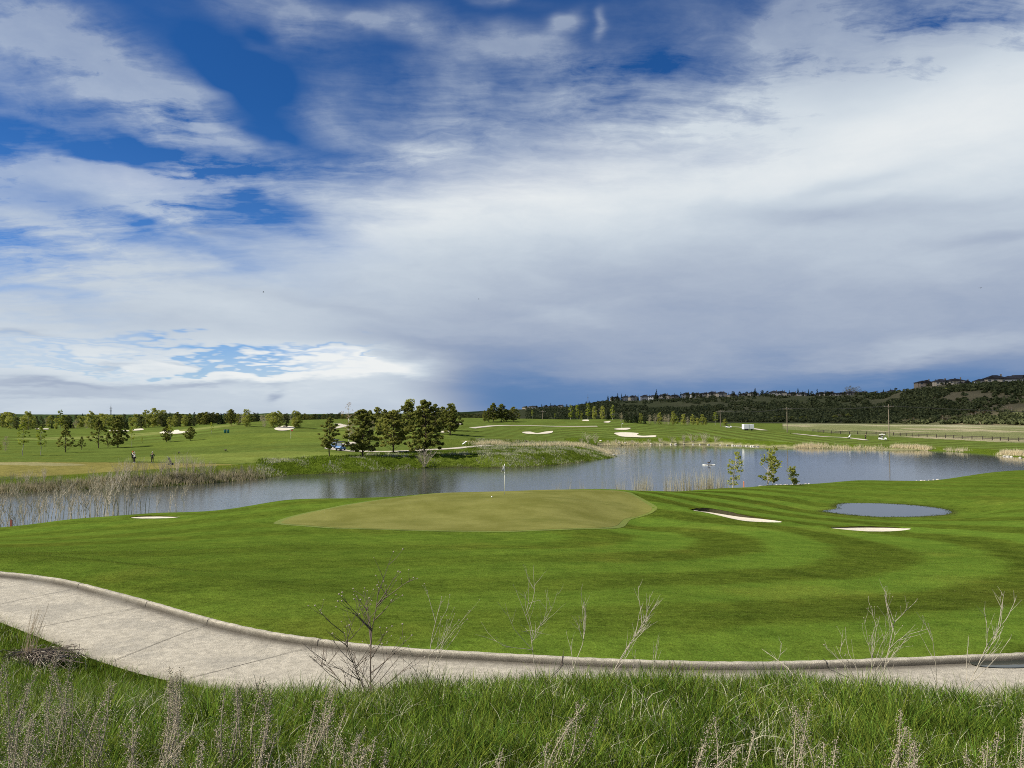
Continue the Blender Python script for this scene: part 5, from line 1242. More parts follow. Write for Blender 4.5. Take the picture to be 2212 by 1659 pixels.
# distant blocks on the left skyline
for X, D, topY, W, lab, wm in ((489, 1900, 893.5, 26, 'pale blue high-rise peeking over the trees left', simple('blue_glass', (.22, .32, .50), .3, .1, .2)), (10, 1300, 892.5, 16, 'tiny cream house high on the wooded skyline at left', M_walls[4])):
    p = AT(X, D); z = hz(*p); h = zat(topY, D) - z; r = empty('high_rise' if D > 1500 else 'hill_house', (*p, z)); tag(r, lab, 'building')
    MB().box(-W / 2, W / 2, 0, W, -2, h - 1).build('wall', wm, r)
    if D > 1500:
        MB().box(-W / 4, W / 4, 4, W - 4, h - 1, h + 1).build('roof', M_steel, r)
        for k in range(4): MB().box(-W / 2 + 1, W / 2 - 1, -.1, -.01, h * (.3 + .15 * k), h * (.38 + .15 * k)).build('window_band', M_glass, r)
    else:
        q = MB(); hip(q, -W / 2, W / 2, 0, W, h - .99, 3.5); q.build('roof', M_roof, r); MB().box(-3, 3, -.1, -.01, h - 5, h - 3).build('window', M_glass, r)
# white box trailer
M_van = simple('white_panel', (.74, .75, .76), .5, .05, 1); M_tyre = simple('black_rubber', (.02, .02, .02), .8, .1)
def tuck(o, X, D, dz=0, rz=0): x, y = AT(X, D); o.location = (x, y, hz(x, y) + dz); o.rotation_euler = (0, 0, rz)
D_tr = 290; t = empty('box_trailer'); tuck(t, 1615, D_tr, rz=.05); tag(t, 'white boxy utility trailer parked on the far path', 'trailer'); w2 = 9.9 * D_tr / F * 1.12
MB().box(-w2, w2, -1.1, 1.1, .55, 2.35).build('box', M_van, t, bevel=.03)
MB().box(-w2 + .06, -.03, -1.13, -1.1, .62, 2.28).build('side_panel', M_van, t); MB().box(.03, w2 - .06, -1.13, -1.1, .62, 2.28).build('side_panel', M_van, t)
MB().box(-w2, w2, -1.0, 1.0, .35, .55).build('chassis', M_steel, t); MB().box(-.03, .03, -1.16, -1.1, .55, 2.35).build('seam', M_steel, t)
for q in (-w2 + .7, -w2 + 1.4, w2 - .9):
    wh = MB().lathe([(.1, -.12), (.32, -.12), (.34, 0), (.32, .12), (.1, .12)], 14, (q, -1.05, .33), 'y').build('wheel', M_tyre, t)
# golf carts
M_blue = simple('blue_cart_paint', (.12, .24, .48), .25, .06, 1, spec=.6); M_seat = simple('dark_seat', (.03, .03, .035), .7, .1); M_canopy = simple('dark_canopy', (.03, .03, .035), .5, .1)
M_wcart = simple('white_cart_paint', (.72, .72, .72), .3, .05, 1, spec=.5); M_wcan = simple('white_canopy', (.75, .75, .73), .5, .05); M_clr = simple('windshield', (.25, .28, .30), .1, .05, 1, spec=.7)
def cart(body, canopy, label, X, D, rz, group, bag=True):
    "front of the cart faces -Y before rotation"
    r = empty('golf_cart'); tuck(r, X, D, 0, rz); tag(r, label, 'golf cart', group)
    MB().prism([(-1.2, .32), (-1.2, .62), (-1.05, .80), (-.62, .95), (-.55, .50), (-.1, .42), (0, .42), (.02, .62), (.55, .66), (.62, .85), (1.15, .80), (1.2, .35), (.9, .26), (-.9, .26)], -.56, .56, 'x').build('body', body, r, bevel=.03)
    MB().box(-.52, .52, -1.24, -1.205, .42, .56).build('bumper', M_tyre, r)
    for sx_ in (-1, 1): MB().box(sx_ * .36 - .09, sx_ * .36 + .09, -1.235, -1.18, .62, .70).build('headlight', M_van, r)
    MB().box(-.5, .5, .02, .52, .665, .78).build('seat', M_seat, r, bevel=.03); MB().box(-.5, .5, .48, .60, .86, 1.22).build('backrest', M_seat, r, bevel=.03)
    MB().prism([(-.75, 1.80), (-.55, 1.88), (.9, 1.88), (1.05, 1.80), (1.0, 1.76), (-.7, 1.76)], -.60, .60, 'x').build('canopy', canopy, r, bevel=.02)
    for sx_ in (-1, 1):
        MB().tube([(sx_ * .52, -.62, .9), (sx_ * .52, -.48, 1.78)], .022, 6).build('front_post', M_tyre, r); MB().tube([(sx_ * .52, .78, .80), (sx_ * .52, .72, 1.78)], .022, 6).build('rear_post', M_tyre, r)
        for yy_ in (-.82, .78):
            wh = MB().lathe([(.09, -.09), (.2, -.10), (.23, -.06), (.23, .06), (.2, .10), (.09, .09)], 16, (sx_ * .50, yy_, .23), 'x').build('wheel', M_tyre, r); MB().lathe([(.02, -.105), (.11, -.105), (.11, .105), (.02, .105)], 10, (sx_ * .50, yy_, .23), 'x').build('hub', M_steel, wh)
    MB().box(-.48, .48, -.61, -.60, .97, 1.70).build('windshield', M_clr, r)
    st_ = MB().tube([(-.25, -.45, .75), (-.25, -.2, 1.02)], .015, 5).build('steering_column', M_tyre, r); MB().lathe([(.15, -.01), (.17, 0), (.15, .01)], 14, (-.25, -.19, 1.03)).build('steering_wheel', M_tyre, st_)
    if bag:
        for q in (-.25, .25): MB().lathe([(.11, 0), (.13, .05), (.12, .7), (.14, .78)], 10, (q, 1.02, .62)).build('bag_well', M_seat, r)
    return r
gc = 'blue golf carts parked by the leftmost grove pine'
c1 = Z2(735, 505); D1 = GH(*c1)[1]; cart(M_blue, M_canopy, 'blue golf cart in front, dark canopy, on the path by the pine', c1[0], D1, -.25, gc)
c2 = Z2(690, 485); D2 = GH(*c2)[1]; cart(M_blue, M_canopy, 'blue golf cart behind the other one, partly hidden by the pine', c2[0] - 1, D2, -.15, gc)
c3 = Z3(1870, 588); cart(M_wcart, M_canopy, 'white golf cart on the far path left of the white trailer', c3[0], GH(*c3)[1], 1.2, 'white golf carts beyond the pond')
c4 = Z4(985, 693); cart(M_wcart, M_wcan, 'white and blue golf cart below the tallest power pole', c4[0], GH(*c4)[1], 1.0, 'white golf carts beyond the pond')
c4p = AT(c4[0], GH(*c4)[1])
# fence
fx = [(384, 622), (500, 632), (650, 640), (800, 642), (950, 646), (1100, 652), (1300, 664), (1500, 672), (1700, 682), (1900, 690), (2100, 700), (2212, 704), (2500, 722)]
FL = []
for x, y in fx:
    X, Y = Z4(x, y); FL.append(GH(X, Y))
FL = spline(FL, 12); al = np.concatenate([[0], np.cumsum(np.linalg.norm(np.diff(FL, axis=0), axis=1))])
fr = empty('post_and_rail_fence', (FL[0][0], FL[0][1], 0)); tag(fr, 'long dark post-and-rail fence crossing the meadow on the right', 'fence'); fox, foy = FL[0]
npst = int(al[-1] / 3.2); npst = min(npst, 96); pp_ = []
for i in range(npst + 1):
    s_ = al[-1] * i / npst; x, y = np.interp(s_, al, FL[:, 0]), np.interp(s_, al, FL[:, 1]); pp_.append((x, y, hz(x, y)))
pm = mesh_of(MB().box(-.09, .09, -.09, .09, -.2, 1.12), 'fence_post', M_dkwood)
for x, y, z in pp_: o = obj('post', pm, fr, (x - fox, y - foy, z))
for hgt in (.45, .9):
    mb = MB()
    for a, b in zip(pp_[:-1], pp_[1:]):
        jj = random.uniform(-.02, .02); V_ = [(a[0] - fox, a[1] - foy - .1, a[2] + hgt + jj), (b[0] - fox, b[1] - foy - .1, b[2] + hgt - jj)]
        mb.add([(*V_[0][:2], V_[0][2] - .08), (*V_[1][:2], V_[1][2] - .08), (*V_[1][:2], V_[1][2] + .08), (*V_[0][:2], V_[0][2] + .08), (V_[0][0], V_[0][1] - .05, V_[0][2] + .08), (V_[1][0], V_[1][1] - .05, V_[1][2] + .08), (V_[1][0], V_[1][1] - .05, V_[1][2] - .08), (V_[0][0], V_[0][1] - .05, V_[0][2] - .08)], [(0, 1, 2, 3), (3, 2, 5, 4), (4, 5, 6, 7), (7, 6, 1, 0)])
    mb.build('rail', M_dkwood, fr)
# ---------------------------------------------------------------- people
def skinned(name, verts, edges, m, parent, root=0, sub=2):
    "verts: (x,y,z,rx,ry)"
    me = bpy.data.meshes.new(name); me.from_pydata([v[:3] for v in verts], edges, []); me.materials.append(m); o = obj(name, me, parent)
    o.modifiers.new('skin', 'SKIN').use_smooth_shade = True
    for i, v in enumerate(verts):
        sv = me.skin_vertices[0].data[i]; sv.radius = (v[3], v[4] if len(v) > 4 else v[3]); sv.use_root = (i == root)
    s_ = o.modifiers.new('sub', 'SUBSURF'); s_.levels = sub; s_.render_levels = sub; return o
M_skin = simple('skin', (.50, .30, .21), .6, .05, 8); M_hair = simple('brown_hair', (.06, .04, .025), .8, .2)
def cloth(n_, c_): return simple(n_, c_, .9, .15, 12)
def person(label, X, D, rz, pose, shirt, trousers, cap, shoe, sleeves=True, z=None):
    "faces +Y before rotation"
    J = dict(pel=(0, 0, .95), spi=(0, 0, 1.15), che=(0, .0, 1.34), nec=(0, .01, 1.50), hd0=(0, .02, 1.60), hd1=(0, .02, 1.70),
             shl=(-.18, 0, 1.42), shr=(.18, 0, 1.42), ell=(-.26, -.02, 1.15), elr=(.26, -.02, 1.15), wrl=(-.27, .06, .90), wrr=(.27, .06, .90),
             hil=(-.09, 0, .92), hir=(.09, 0, .92), knl=(-.11, .02, .50), knr=(.11, .02, .50), anl=(-.12, 0, .09), anr=(.12, 0, .09))
    J.update(pose); r = empty('person'); x, y = AT(X, D); r.location = (x, y, hz(x, y) if z is None else z); r.rotation_euler = (0, 0, rz); tag(r, label, 'person')
    names = list(J); 
    rad = dict(pel=(.14, .10), spi=(.125, .09), che=(.15, .10), nec=(.055, .055), hd0=(.075, .085), hd1=(.08, .095), shl=(.06, .06), shr=(.06, .06), ell=(.042, .042), elr=(.042, .042), wrl=(.028, .028), wrr=(.028, .028), hil=(.09, .09), hir=(.09, .09), knl=(.058, .058), knr=(.058, .058), anl=(.04, .04), anr=(.04, .04))
    E_ = [('pel', 'spi'), ('spi', 'che'), ('che', 'nec'), ('nec', 'hd0'), ('hd0', 'hd1'), ('che', 'shl'), ('shl', 'ell'), ('ell', 'wrl'), ('che', 'shr'), ('shr', 'elr'), ('elr', 'wrr'), ('pel', 'hil'), ('hil', 'knl'), ('knl', 'anl'), ('pel', 'hir'), ('hir', 'knr'), ('knr', 'anr')]
    V = [(*J[n_], *rad[n_]) for n_ in names]; Ed = [(names.index(a), names.index(b)) for a, b in E_]
    for sfx, el_, wr_ in (('l', J['ell'], J['wrl']), ('r', J['elr'], J['wrr'])):
        d = (Vector(wr_) - Vector(el_)).normalized(); sd_ = d.cross(Vector((0, 1, 0) if abs(d.y) < .8 else (1, 0, 0))).normalized(); nn = d.cross(sd_); w0 = names.index('wr' + sfx); pb = len(V)
        V.append((*(Vector(wr_) + d * .07), .034, .02)); Ed.append((w0, pb))
        for k, (off_, Lf) in enumerate(((-.03, .065), (-.01, .078), (.01, .074), (.03, .058))):
            a = Vector(wr_) + d * .10 + sd_ * off_; b = a + d * Lf * .5 + nn * .01; c_ = b + d * Lf * .4 + nn * .03; i0 = len(V); V += [(*a, .010, .010), (*b, .009, .009), (*c_, .007, .007)]; Ed += [(pb, i0), (i0, i0 + 1), (i0 + 1, i0 + 2)]
        a = Vector(wr_) + d * .05 + sd_ * .045; b = a + d * .04 + sd_ * .02 + nn * .01; i0 = len(V); V += [(*a, .012, .012), (*b, .009, .009)]; Ed += [(w0, i0), (i0, i0 + 1)]
    for sfx in 'lr':
        a = J['an' + sfx]; i0 = len(V); V.append((a[0], a[1] + .15, .04, .035, .03)); Ed.append((names.index('an' + sfx), i0))
    body = skinned('body', V, Ed, M_skin, r)
    hd = Vector(J['hd1'])
    hf = MB(); hf.ball((hd.x, hd.y + .098, hd.z - .055), .016, 8); hf.build('nose', M_skin, r, smooth=True)
    for s_ in (-1, 1):
        MB().ball((hd.x + s_ * .032, hd.y + .085, hd.z - .02), .011, 8).build('eye', M_glass, r); MB().ball((hd.x + s_ * .083, hd.y, hd.z - .035), .022, 8, (.4, .8, 1.2)).build('ear', M_skin, r, smooth=True)
    MB().ball((hd.x, hd.y + .084, hd.z - .088), .02, 8, (1.2, .3, .3)).build('mouth', simple('lips', (.35, .14, .12), .6), r)
    MB().ball((hd.x, hd.y - .015, hd.z + .005), .098, 12, (.95, 1.0, 1.0)).build('hair', M_hair, r, smooth=True)
    def sub_(keys, scale, extra=None, name='shirt', m=None, rt=0):
        ks = [k for k in keys]; VV = [(*J[k], rad[k][0] * scale, rad[k][1] * scale) for k in ks]; EE = [(ks.index(a), ks.index(b)) for a, b in E_ if a in ks and b in ks]; return skinned(name, VV, EE, m, r, rt)
    sub_(['pel', 'spi', 'che', 'nec', 'shl', 'shr', 'ell', 'elr'] + (['wrl', 'wrr'] if sleeves else []), 1.16, name='shirt', m=shirt)
    sub_(['pel', 'hil', 'hir', 'knl', 'knr', 'anl', 'anr'], 1.25, name='trousers', m=trousers)
    if cap is not None: MB().lathe([(.098, 0), (.103, .03), (.095, .08), (.06, .115), (.01, .125)], 16, (hd.x, hd.y - .01, hd.z + .01)).prism([(hd.x - .08, hd.y + .05), (hd.x + .08, hd.y + .05), (hd.x + .06, hd.y + .17), (hd.x - .06, hd.y + .17)], hd.z + .01, hd.z + .022, 'z').build('cap', cap, r, smooth=True)
    for sfx in 'lr':
        a = J['an' + sfx]; MB().ball((a[0], a[1] + .06, .05), .10, 10, (.5, 1.35, .5)).build('shoe', shoe, r, smooth=True)
    return r
white = cloth('white_cotton', (.78, .77, .74)); red = cloth('red_cotton', (.45, .05, .03)); dk = cloth('black_cotton', (.015, .015, .02)); gr2 = cloth('dark_green_cotton', (.015, .06, .05)); wsh = cloth('white_leather', (.75, .74, .72))
g1 = Z1(1172, 622); Dg = 123; zg = None
p1 = person('golfer in white shirt and white cap finishing a swing on the left tee', g1[0], Dg, 2.6, dict(ell=(-.05, .28, 1.42), wrl=(.12, .26, 1.56), elr=(.30, .20, 1.40), wrr=(.16, .24, 1.58), knl=(-.13, .04, .5), anl=(-.18, 0, .09), anr=(.16, -.05, .11)), white, dk, white, wsh, True)
M_shaft = simple('club_steel', (.6, .6, .6), .3, .05, 1, metal=.8)
def club(loc, a, b, label, group=None):
    r = empty('golf_club', loc); tag(r, label, 'golf club', group); MB().tube([a, b], [.012, .007], 6).build('shaft', M_shaft, r); MB().ball(b, .045, 8, (1.5, .8, .7)).build('club_head', M_tyre, r); a_, b2 = Vector(a), Vector(b); MB().tube([a_, a_.lerp(b2, .28)], .016, 6).build('grip', M_tyre, r)
lx, ly, lz = p1.location
club((lx, ly, lz), (-.02, -.28, 1.58), (.42, -.05, .75), 'golf club held over the shoulder by the white-shirted golfer', 'golf clubs')
p2 = person('person in dark clothes and red cap just behind the white-shirted golfer', g1[0] - 3.5, Dg + 1.6, 3.5, {}, dk, dk, red, dk, True)
p2.scale = (1.02,) * 3
g2 = Z1(1326, 612); p3 = person('golfer in dark green top, black trousers and white cap, hands on hips', g2[0], Dg + .8, .3, dict(ell=(-.36, -.02, 1.20), wrl=(-.20, .08, 1.04), elr=(.36, -.02, 1.20), wrr=(.20, .08, 1.04)), gr2, dk, white, wsh, True)
# stand bag
def bag(X, D, label, m, tilt=.5, group='golf bags and trolleys', rz=0., trolley=False):
    x, y = AT(X, D); r = empty('golf_trolley' if trolley else 'golf_bag', (x, y, hz(x, y)), rz); tag(r, label, 'golf trolley' if trolley else 'golf bag', group)
    d = Vector((math.sin(tilt), 0, math.cos(tilt))); z0 = .35 if trolley else .08; a = Vector((0, 0, z0)); b = a + d * .85
    MB().tube([a, a + d * .1, b - d * .1, b], [.12, .14, .13, .15], 12).build('bag', m, r, smooth=True)
    MB().tube([a + d * .2 + Vector((.1, -.1, 0)), a + d * .55 + Vector((.1, -.1, 0))], .09, 8).build('pocket', m, r, smooth=True)
    for k in range(5): q = Vector((random.gauss(0, .05), random.gauss(0, .05), 0)); MB().tube([b + q, b + q + d * .25], .010, 5).ball(b + q + d * .27, .04, 6, (1.4, .7, .8)).build('club', M_shaft, r)
    if trolley:
        for s_ in (-1, 1): MB().lathe([(.03, -.03), (.17, -.03), (.18, 0), (.17, .03), (.03, .03)], 14, (.12, s_ * .33, .18), 'y').build('wheel', M_tyre, r)
        MB().tube([(.12, -.33, .18), (.12, .33, .18)], .015, 5).build('axle', M_steel, r); MB().tube([(-.35, 0, .12), (.1, 0, .3), tuple(b + Vector((.1, 0, .2)))], .018, 6).build('frame', M_steel, r); MB().lathe([(.02, -.03), (.11, -.03), (.12, 0), (.11, .03), (.02, .03)], 12, (-.38, 0, .12), 'y').build('front_wheel', M_tyre, r)
    else:
        for s_ in (-1, 1): MB().tube([tuple(a + d * .75), (.62, s_ * .28, 0)], .012, 5).build('leg', M_steel, r)
    return r
q = Z1(1488, 606); bag(q[0], 120, 'dark golf trolley at the right end of the left tee', M_canopy, -.5, trolley=True)
q = Z2(1785, 455); bag(q[0], GH(*q)[1], 'white and dark golf bag on stand on the slope right of the grove', M_van, .9)
q = Z4(690, 678); bag(q[0], GH(*q)[1], 'white and dark golf trolley left of the walking golfer, far right', M_van, .7, trolley=True)
q = Z4(838, 686); D = GH(*q)[1]; person('person in black standing between the trolley and the far right cart', q[0], D, .4, dict(ell=(-.24, .1, 1.16), wrl=(-.1, .26, 1.05), elr=(.24, .1, 1.16), wrr=(.1, .26, 1.05)), dk, dk, dk, dk, True)
q = Z4(980, 690); D = GH(*q)[1] + 1.4; person('person with white cap and dark top standing behind the far right cart', q[0], D, 2.8, {}, dk, cloth('grey_cotton', (.25, .25, .27)), white, dk, True).scale = (1.12,) * 3
# ---------------------------------------------------------------- flagstick, ball, markers
px, py = G(1090, 1075, 4.0); pz = hz(px, py) + .02
fl = empty('flagstick', (px, py, pz)); tag(fl, 'white flagstick with folded white flag in the hole on the green', 'flagstick')
M_pole = simple('white_pole', (.78, .78, .72), .5, .05); M_flag = simple('white_flag', (.72, .73, .76), .8, .05, 2, trans=.35); M_emb = simple('dark_emblem', (.03, .03, .04), .8)
MB().tube([(0, 0, -.1), (0, 0, 2.13)], [.022, .016], 8).build('pole', M_pole, fl, smooth=True)
me_v = []; nx, nz = 14, 10
for i in range(nx + 1):
    for j in range(nz + 1):
        u = i / nx; v = j / nz; w_ = .10 + .10 * v
        me_v.append((-.02 - u * .19 * (.35 + .9 * v) , .055 * math.sin(u * 9 + v * 2.0) * (.3 + u), 2.12 - v * .44 - u * .16 * (1 - .25 * v)))
fq = [(i * (nz + 1) + j, (i + 1) * (nz + 1) + j, (i + 1) * (nz + 1) + j + 1, i * (nz + 1) + j + 1) for i in range(nx) for j in range(nz)]
fb = MB(); fb.v = me_v; fb.f = fq; fo = fb.build('flag', M_flag, fl, smooth=True); sm_ = fo.modifiers.new('s', 'SOLIDIFY'); sm_.thickness = .004
ev = [me_v[i * (nz + 1) + j] for i in range(4, 10) for j in range(7, 10)]; eb = MB(); eb.v = [(x, y - .012, z) for x, y, z in ev]; eb.f = [(i * 3 + j, (i + 1) * 3 + j, (i + 1) * 3 + j + 1, i * 3 + j + 1) for i in range(5) for j in range(2)]; eb.build('flag_emblem', M_emb, fo)
MB().lathe([(.054, 0), (.054, .004)], 16, (0, 0, .001)).build('hole_rim', M_emb, fl)
M_ball = simple('white_ball', (.8, .8, .8), .35, .02)
bx_, by_ = G(1142.5 if False else (553 + 2038 * .25), (846.8 + 943 * .25), 3.98); o = MB().ball((0, 0, .045), .045, 14).build('golf_ball', M_ball, smooth=True); o.location = (bx_, by_, hz(bx_, by_) + .02); tag(o, 'white golf ball on the green just left of the flagstick', 'golf ball')
def stake(X, Y, col, label, h, d0=85, D=None, r=.05):
    p = GH(X, Y, d0) if D is None else AT(X, D); mt = simple('stake_paint', col, .7, .1); o = MB().prism([(-r, 0), (r, 0), (r, h), (0, h + r), (-r, h)], -r * .6, r * .6, 'y').build('marker_stake', mt); o.location = (*p, hz(*p) - .02); tag(o, label, 'stake', 'marker stakes')
stake(31, 1133, (.30, .09, .07), 'red-brown stake on the near bank at the left edge', .42, D=51.5, r=.07)
stake(1604.5, 1050, (.75, .25, .12), 'orange-red stake on the near shore right of the slim young tree', .62, D=81)
q = Z2(645, 622); stake(*q, (.7, .68, .62), 'white stake in the rough below the leftmost grove pine', .6)
q = Z2(585, 650); stake(*q, (.6, .55, .35), 'pale stake at the water left below the grove', .5)
q = Z2(2195, 640); stake(q[0], q[1], (.75, .75, .72), 'short white stake on the peninsula shore', .4)
for (zz_, x, y, lab) in ((Z2, 305, 400, 'small distant flagstick with red and white flag on the left fairway'), (Z3, 948, 595, 'small distant flagstick behind the far bunkers')):
    X, Y = zz_(x, y); p = GH(X, Y); r = empty('distant_flagstick', (*p, hz(*p))); tag(r, lab, 'flagstick', 'distant flagsticks'); MB().tube([(0, 0, -.1), (0, 0, 2.2)], .03, 6).build('pole', M_pole, r); MB().add([(0, 0, 2.2), (.5, .05, 2.1), (.48, .0, 1.8), (0, 0, 1.85)], [(0, 1, 2, 3)]).build('flag', cloth('red_flag', (.5, .08, .05)) if x == 305 else M_flag, r)
X, Y = Z1(1962, 355); p = GH(X, Y); r = empty('litter_bin', (*p, hz(*p))); tag(r, 'teal twin-bodied bin on the slope left of the crest', 'bin'); mt = simple('teal_plastic', (.06, .22, .22), .6)
for q in (-.45, .45): MB().lathe([(.3, 0), (.34, .9), (.36, .95)], 12, (q, 0, 0)).build('drum', mt, r, smooth=True); MB().lathe([(.38, .955), (.30, 1.05), (.03, 1.1)], 12, (q, 0, 0)).build('lid', M_canopy, r, smooth=True)
MB().tube([(0, 0, 0), (0, 0, 1.3)], .04, 6).build('post', M_steel, r)
# geese
M_goose = simple('goose_brown', (.07, .055, .04), .9, .2, 20); M_gneck = simple('goose_black', (.012, .012, .012), .8); M_gwhite = simple('goose_white', (.6, .6, .58), .8)
def goose(x, y, z, rz, label, graze=False):
    r = empty('goose', (x, y, z), rz); tag(r, label, 'goose', 'geese on the course')
    V = [(-.36, 0, .34, .03), (-.22, 0, .36, .10), (0, 0, .34, .15), (.18, 0, .37, .12), (.28, 0, .46, .05)]; V += ([(.36, 0, .34, .035), (.44, 0, .14, .03), (.50, 0, .06, .04), (.57, 0, .03, .015)] if graze else [(.32, 0, .62, .035), (.33, 0, .78, .03), (.37, 0, .84, .045), (.46, 0, .82, .015)])
    skinned('body', V, [(i, i + 1) for i in range(len(V) - 1)], M_goose, r, 2); MB().tube([(v[0], v[1], v[2]) for v in V[4:]], [v[3] * 1.12 for v in V[4:]], 8).build('neck', M_gneck, r, smooth=True)
    for s_ in (-1, 1): MB().ball((-.06, s_ * .12, .38), .14, 10, (1.7, .35, .75)).build('wing', M_goose, r, smooth=True); MB().tube([(.0, s_ * .07, .24), (-.02, s_ * .07, .12), (.0, s_ * .07, .02), (.07, s_ * .07, .01)], .012, 5).build('leg', M_gneck, r)
    MB().ball((-.26, 0, .31), .08, 8, (1.2, .9, .7)).build('rump', M_gwhite, r, smooth=True)
    return r
for (zz_, x, y, lab, gz_) in ((Z1, 1555, 535, 'dark goose grazing right of the golfer in green', True), (Z1, 1955, 515, 'dark goose resting on the light fairway strip, left of the carts', True), (Z3, 125, 715, 'dark goose at the left on the peninsula crest', False), (Z3, 293, 715, 'dark goose in the dry grass at the peninsula centre', False), (Z4, 188, 640, 'dark goose near the foot of the left meadow pole', True)):
    X, Y = zz_(x, y); p = GH(X, Y); goose(p[0], p[1], hz(*p), random.uniform(0, 6), lab, gz_)
# raft on the pond with a goose
p = G(*Z3(1702, 908), 0); r = empty('floating_raft', (*p, 0)); tag(r, 'small round floating raft with a white rim on the pond', 'raft')
rim = MB(); n = 26
for i in range(n):
    a = 2 * PI * i / n; rim.ball((1.12 * math.cos(a), .8 * math.sin(a), .04), .14, 6, (1.1, 1.1, .55))
rim.build('rim', M_pole, r, smooth=True); MB().lathe([(.9, .02), (.95, .07), (.5, .12), (.02, .14)], 20).build('platform', M_dkwood, r)
goose(p[0] + .0, p[1], .10, .3, 'goose sitting on the floating raft in the pond')
# white gull-like rocks and stones along the shores
M_rock = simple('pale_stone', (.50, .47, .42), .9, .25, 3, .6, objrand=.25)
def rockmesh(seed):
    rnd = random.Random(seed); mb = MB().ball((0, 0, 0), 1, 8, (1, .8, .6)); mb.v = [tuple(c * rnd.uniform(.82, 1.15) for c in v) for v in mb.v]; return mesh_of(mb, 'shore_rock', M_rock)
RM = [rockmesh(i) for i in range(6)]; nrock = 0
def rock(x, y, z, s, grp, lab):
    global nrock
    o = obj('shore_rock', RM[nrock % 6], loc=(x, y, z)); o.scale = (s * random.uniform(.9, 1.6), s, s * random.uniform(.7, 1.1)); o.rotation_euler = (0, 0, random.uniform(0, 6)); tag(o, lab, 'rock', grp); nrock += 1
i = 0
for X in list(np.linspace(1632, 1745, 26)) + [1978, 1984, 1990, 1995, 2001, 2012, 2022]:
    X += random.uniform(-2, 2); Dm = np.interp(X, [1640, 1740, 1850, 1960, 2100], [87.5, 91.2, 97.6, 97.8, 104.6]); i += 1
    x, y = AT(X, Dm + random.uniform(.1, .7)); rock(x, y, hz(x, y) + .03, random.uniform(.08, .19), 'pale rocks along the near shore', f'{ordn(i)} pale rock from the left along the near right shore')
i = 0
for X, Y in [(1300 + 18 * k + random.uniform(-6, 6), 961.3) for k in range(16)] + [(1583 + 5 * k, 963.5) for k in range(12)] + [(2172, 979), (2180, 979.6), (2187, 980), (2206, 982), (1310, 975), (1318, 980), (1326, 984)]:
    i += 1; x, y = G(X, np.interp(X, [1300, 1481, 1580, 1659, 2134, 2212], [962, 960, 962.5, 966, 982.7, 990]) if X > 1330 else Y, 0); y += .35; rock(x, y, max(hz(x, y), 0) + .08, random.uniform(.2, .5), 'pale rocks along the far shore', f'{ordn(i)} pale boulder from the left along the far shore')
# birds in the air
M_bird = simple('bird_dark', (.05, .05, .055), .9)
for X, Y, s_, lab in ((569, 631, 1, 'tiny dark bird in the sky above the left trees'), (1034, 646, .7, 'tiny dark bird in the sky near the centre'), (2118, 622, .9, 'tiny dark bird in the sky at the right')):
    d = ray(X, Y); t_ = 150 / d[1]; r = empty('flying_bird', tuple(np.array([0, 0, CAMZ]) + d * t_), .4); tag(r, lab, 'bird', 'birds in flight'); MB().ball((0, 0, 0), .10, 8, (2.2, .8, .8)).build('body', M_bird, r, smooth=True); r.scale = (s_ * .8,) * 3
    for q in (-1, 1): MB().add([(-.1, 0, .02), (.12, 0, .02), (.1, q * .35, .12), (-.02, q * .62, .04), (-.12, q * .34, .12)], [(0, 1, 2, 4), (2, 3, 4)]).build('wing', M_bird, r)
# ---------------------------------------------------------------- the cloud that shades the escarpment
M_cloud = simple('cloud_white', (.85, .85, .87), 1.0, .05, .002, trans=.5)
E.nt = M_cloud.node_tree; _o = E.nt.nodes['Material Output']; _t = nd('ShaderNodeBsdfTransparent'); _m = nd('ShaderNodeMixShader'); _m.inputs[0].default_value = .5; _src = _o.inputs[0].links[0].from_socket; ln(_src, _m.inputs[1]); ln(_t.outputs[0], _m.inputs[2]); ln(_m.outputs[0], _o.inputs[0])   # thin cloud: half the light passes each of its two skins
def cloud(cx, cy, cz, a, b, hgt, rot, seed):
    n, m_ = 64, 20; V = []; Fq = []
    for j in range(m_ + 1):
        ph = PI * j / m_ - PI / 2
        for i in range(n):
            th = 2 * PI * i / n; k = 1 + .10 * (float(vnoise(np.array([math.cos(th) * 3 + 9]), np.array([math.sin(th) * 3 + ph * 2]), seed)[0]) - .5) * 2
            x, y = a * math.cos(th) * math.cos(ph) * k, b * math.sin(th) * math.cos(ph) * k; V.append((x * math.cos(rot) - y * math.sin(rot), x * math.sin(rot) + y * math.cos(rot), hgt * math.sin(ph) * k * (1 if ph > 0 else .3)))
    for j in range(m_):
        for i in range(n): Fq.append((j * n + i, j * n + (i + 1) % n, (j + 1) * n + (i + 1) % n, (j + 1) * n + i))
    me = mesh_np('cloud', np.array(V), np.array(Fq), M_cloud); return tag(obj('cloud', me, loc=(cx, cy, cz)), kind='structure')
se_, sa_ = math.radians(43.0), math.radians(-103.0); CZ = 2100.; sh = CZ / math.tan(se_)
def cloud_over(gx0, gy0, a, b, rot, seed): cloud(gx0 + math.sin(sa_) * sh, gy0 + math.cos(sa_) * sh, CZ, a, b, 90, rot, seed)
cloud_over(560, 1205, 950, 695, 0, 3)
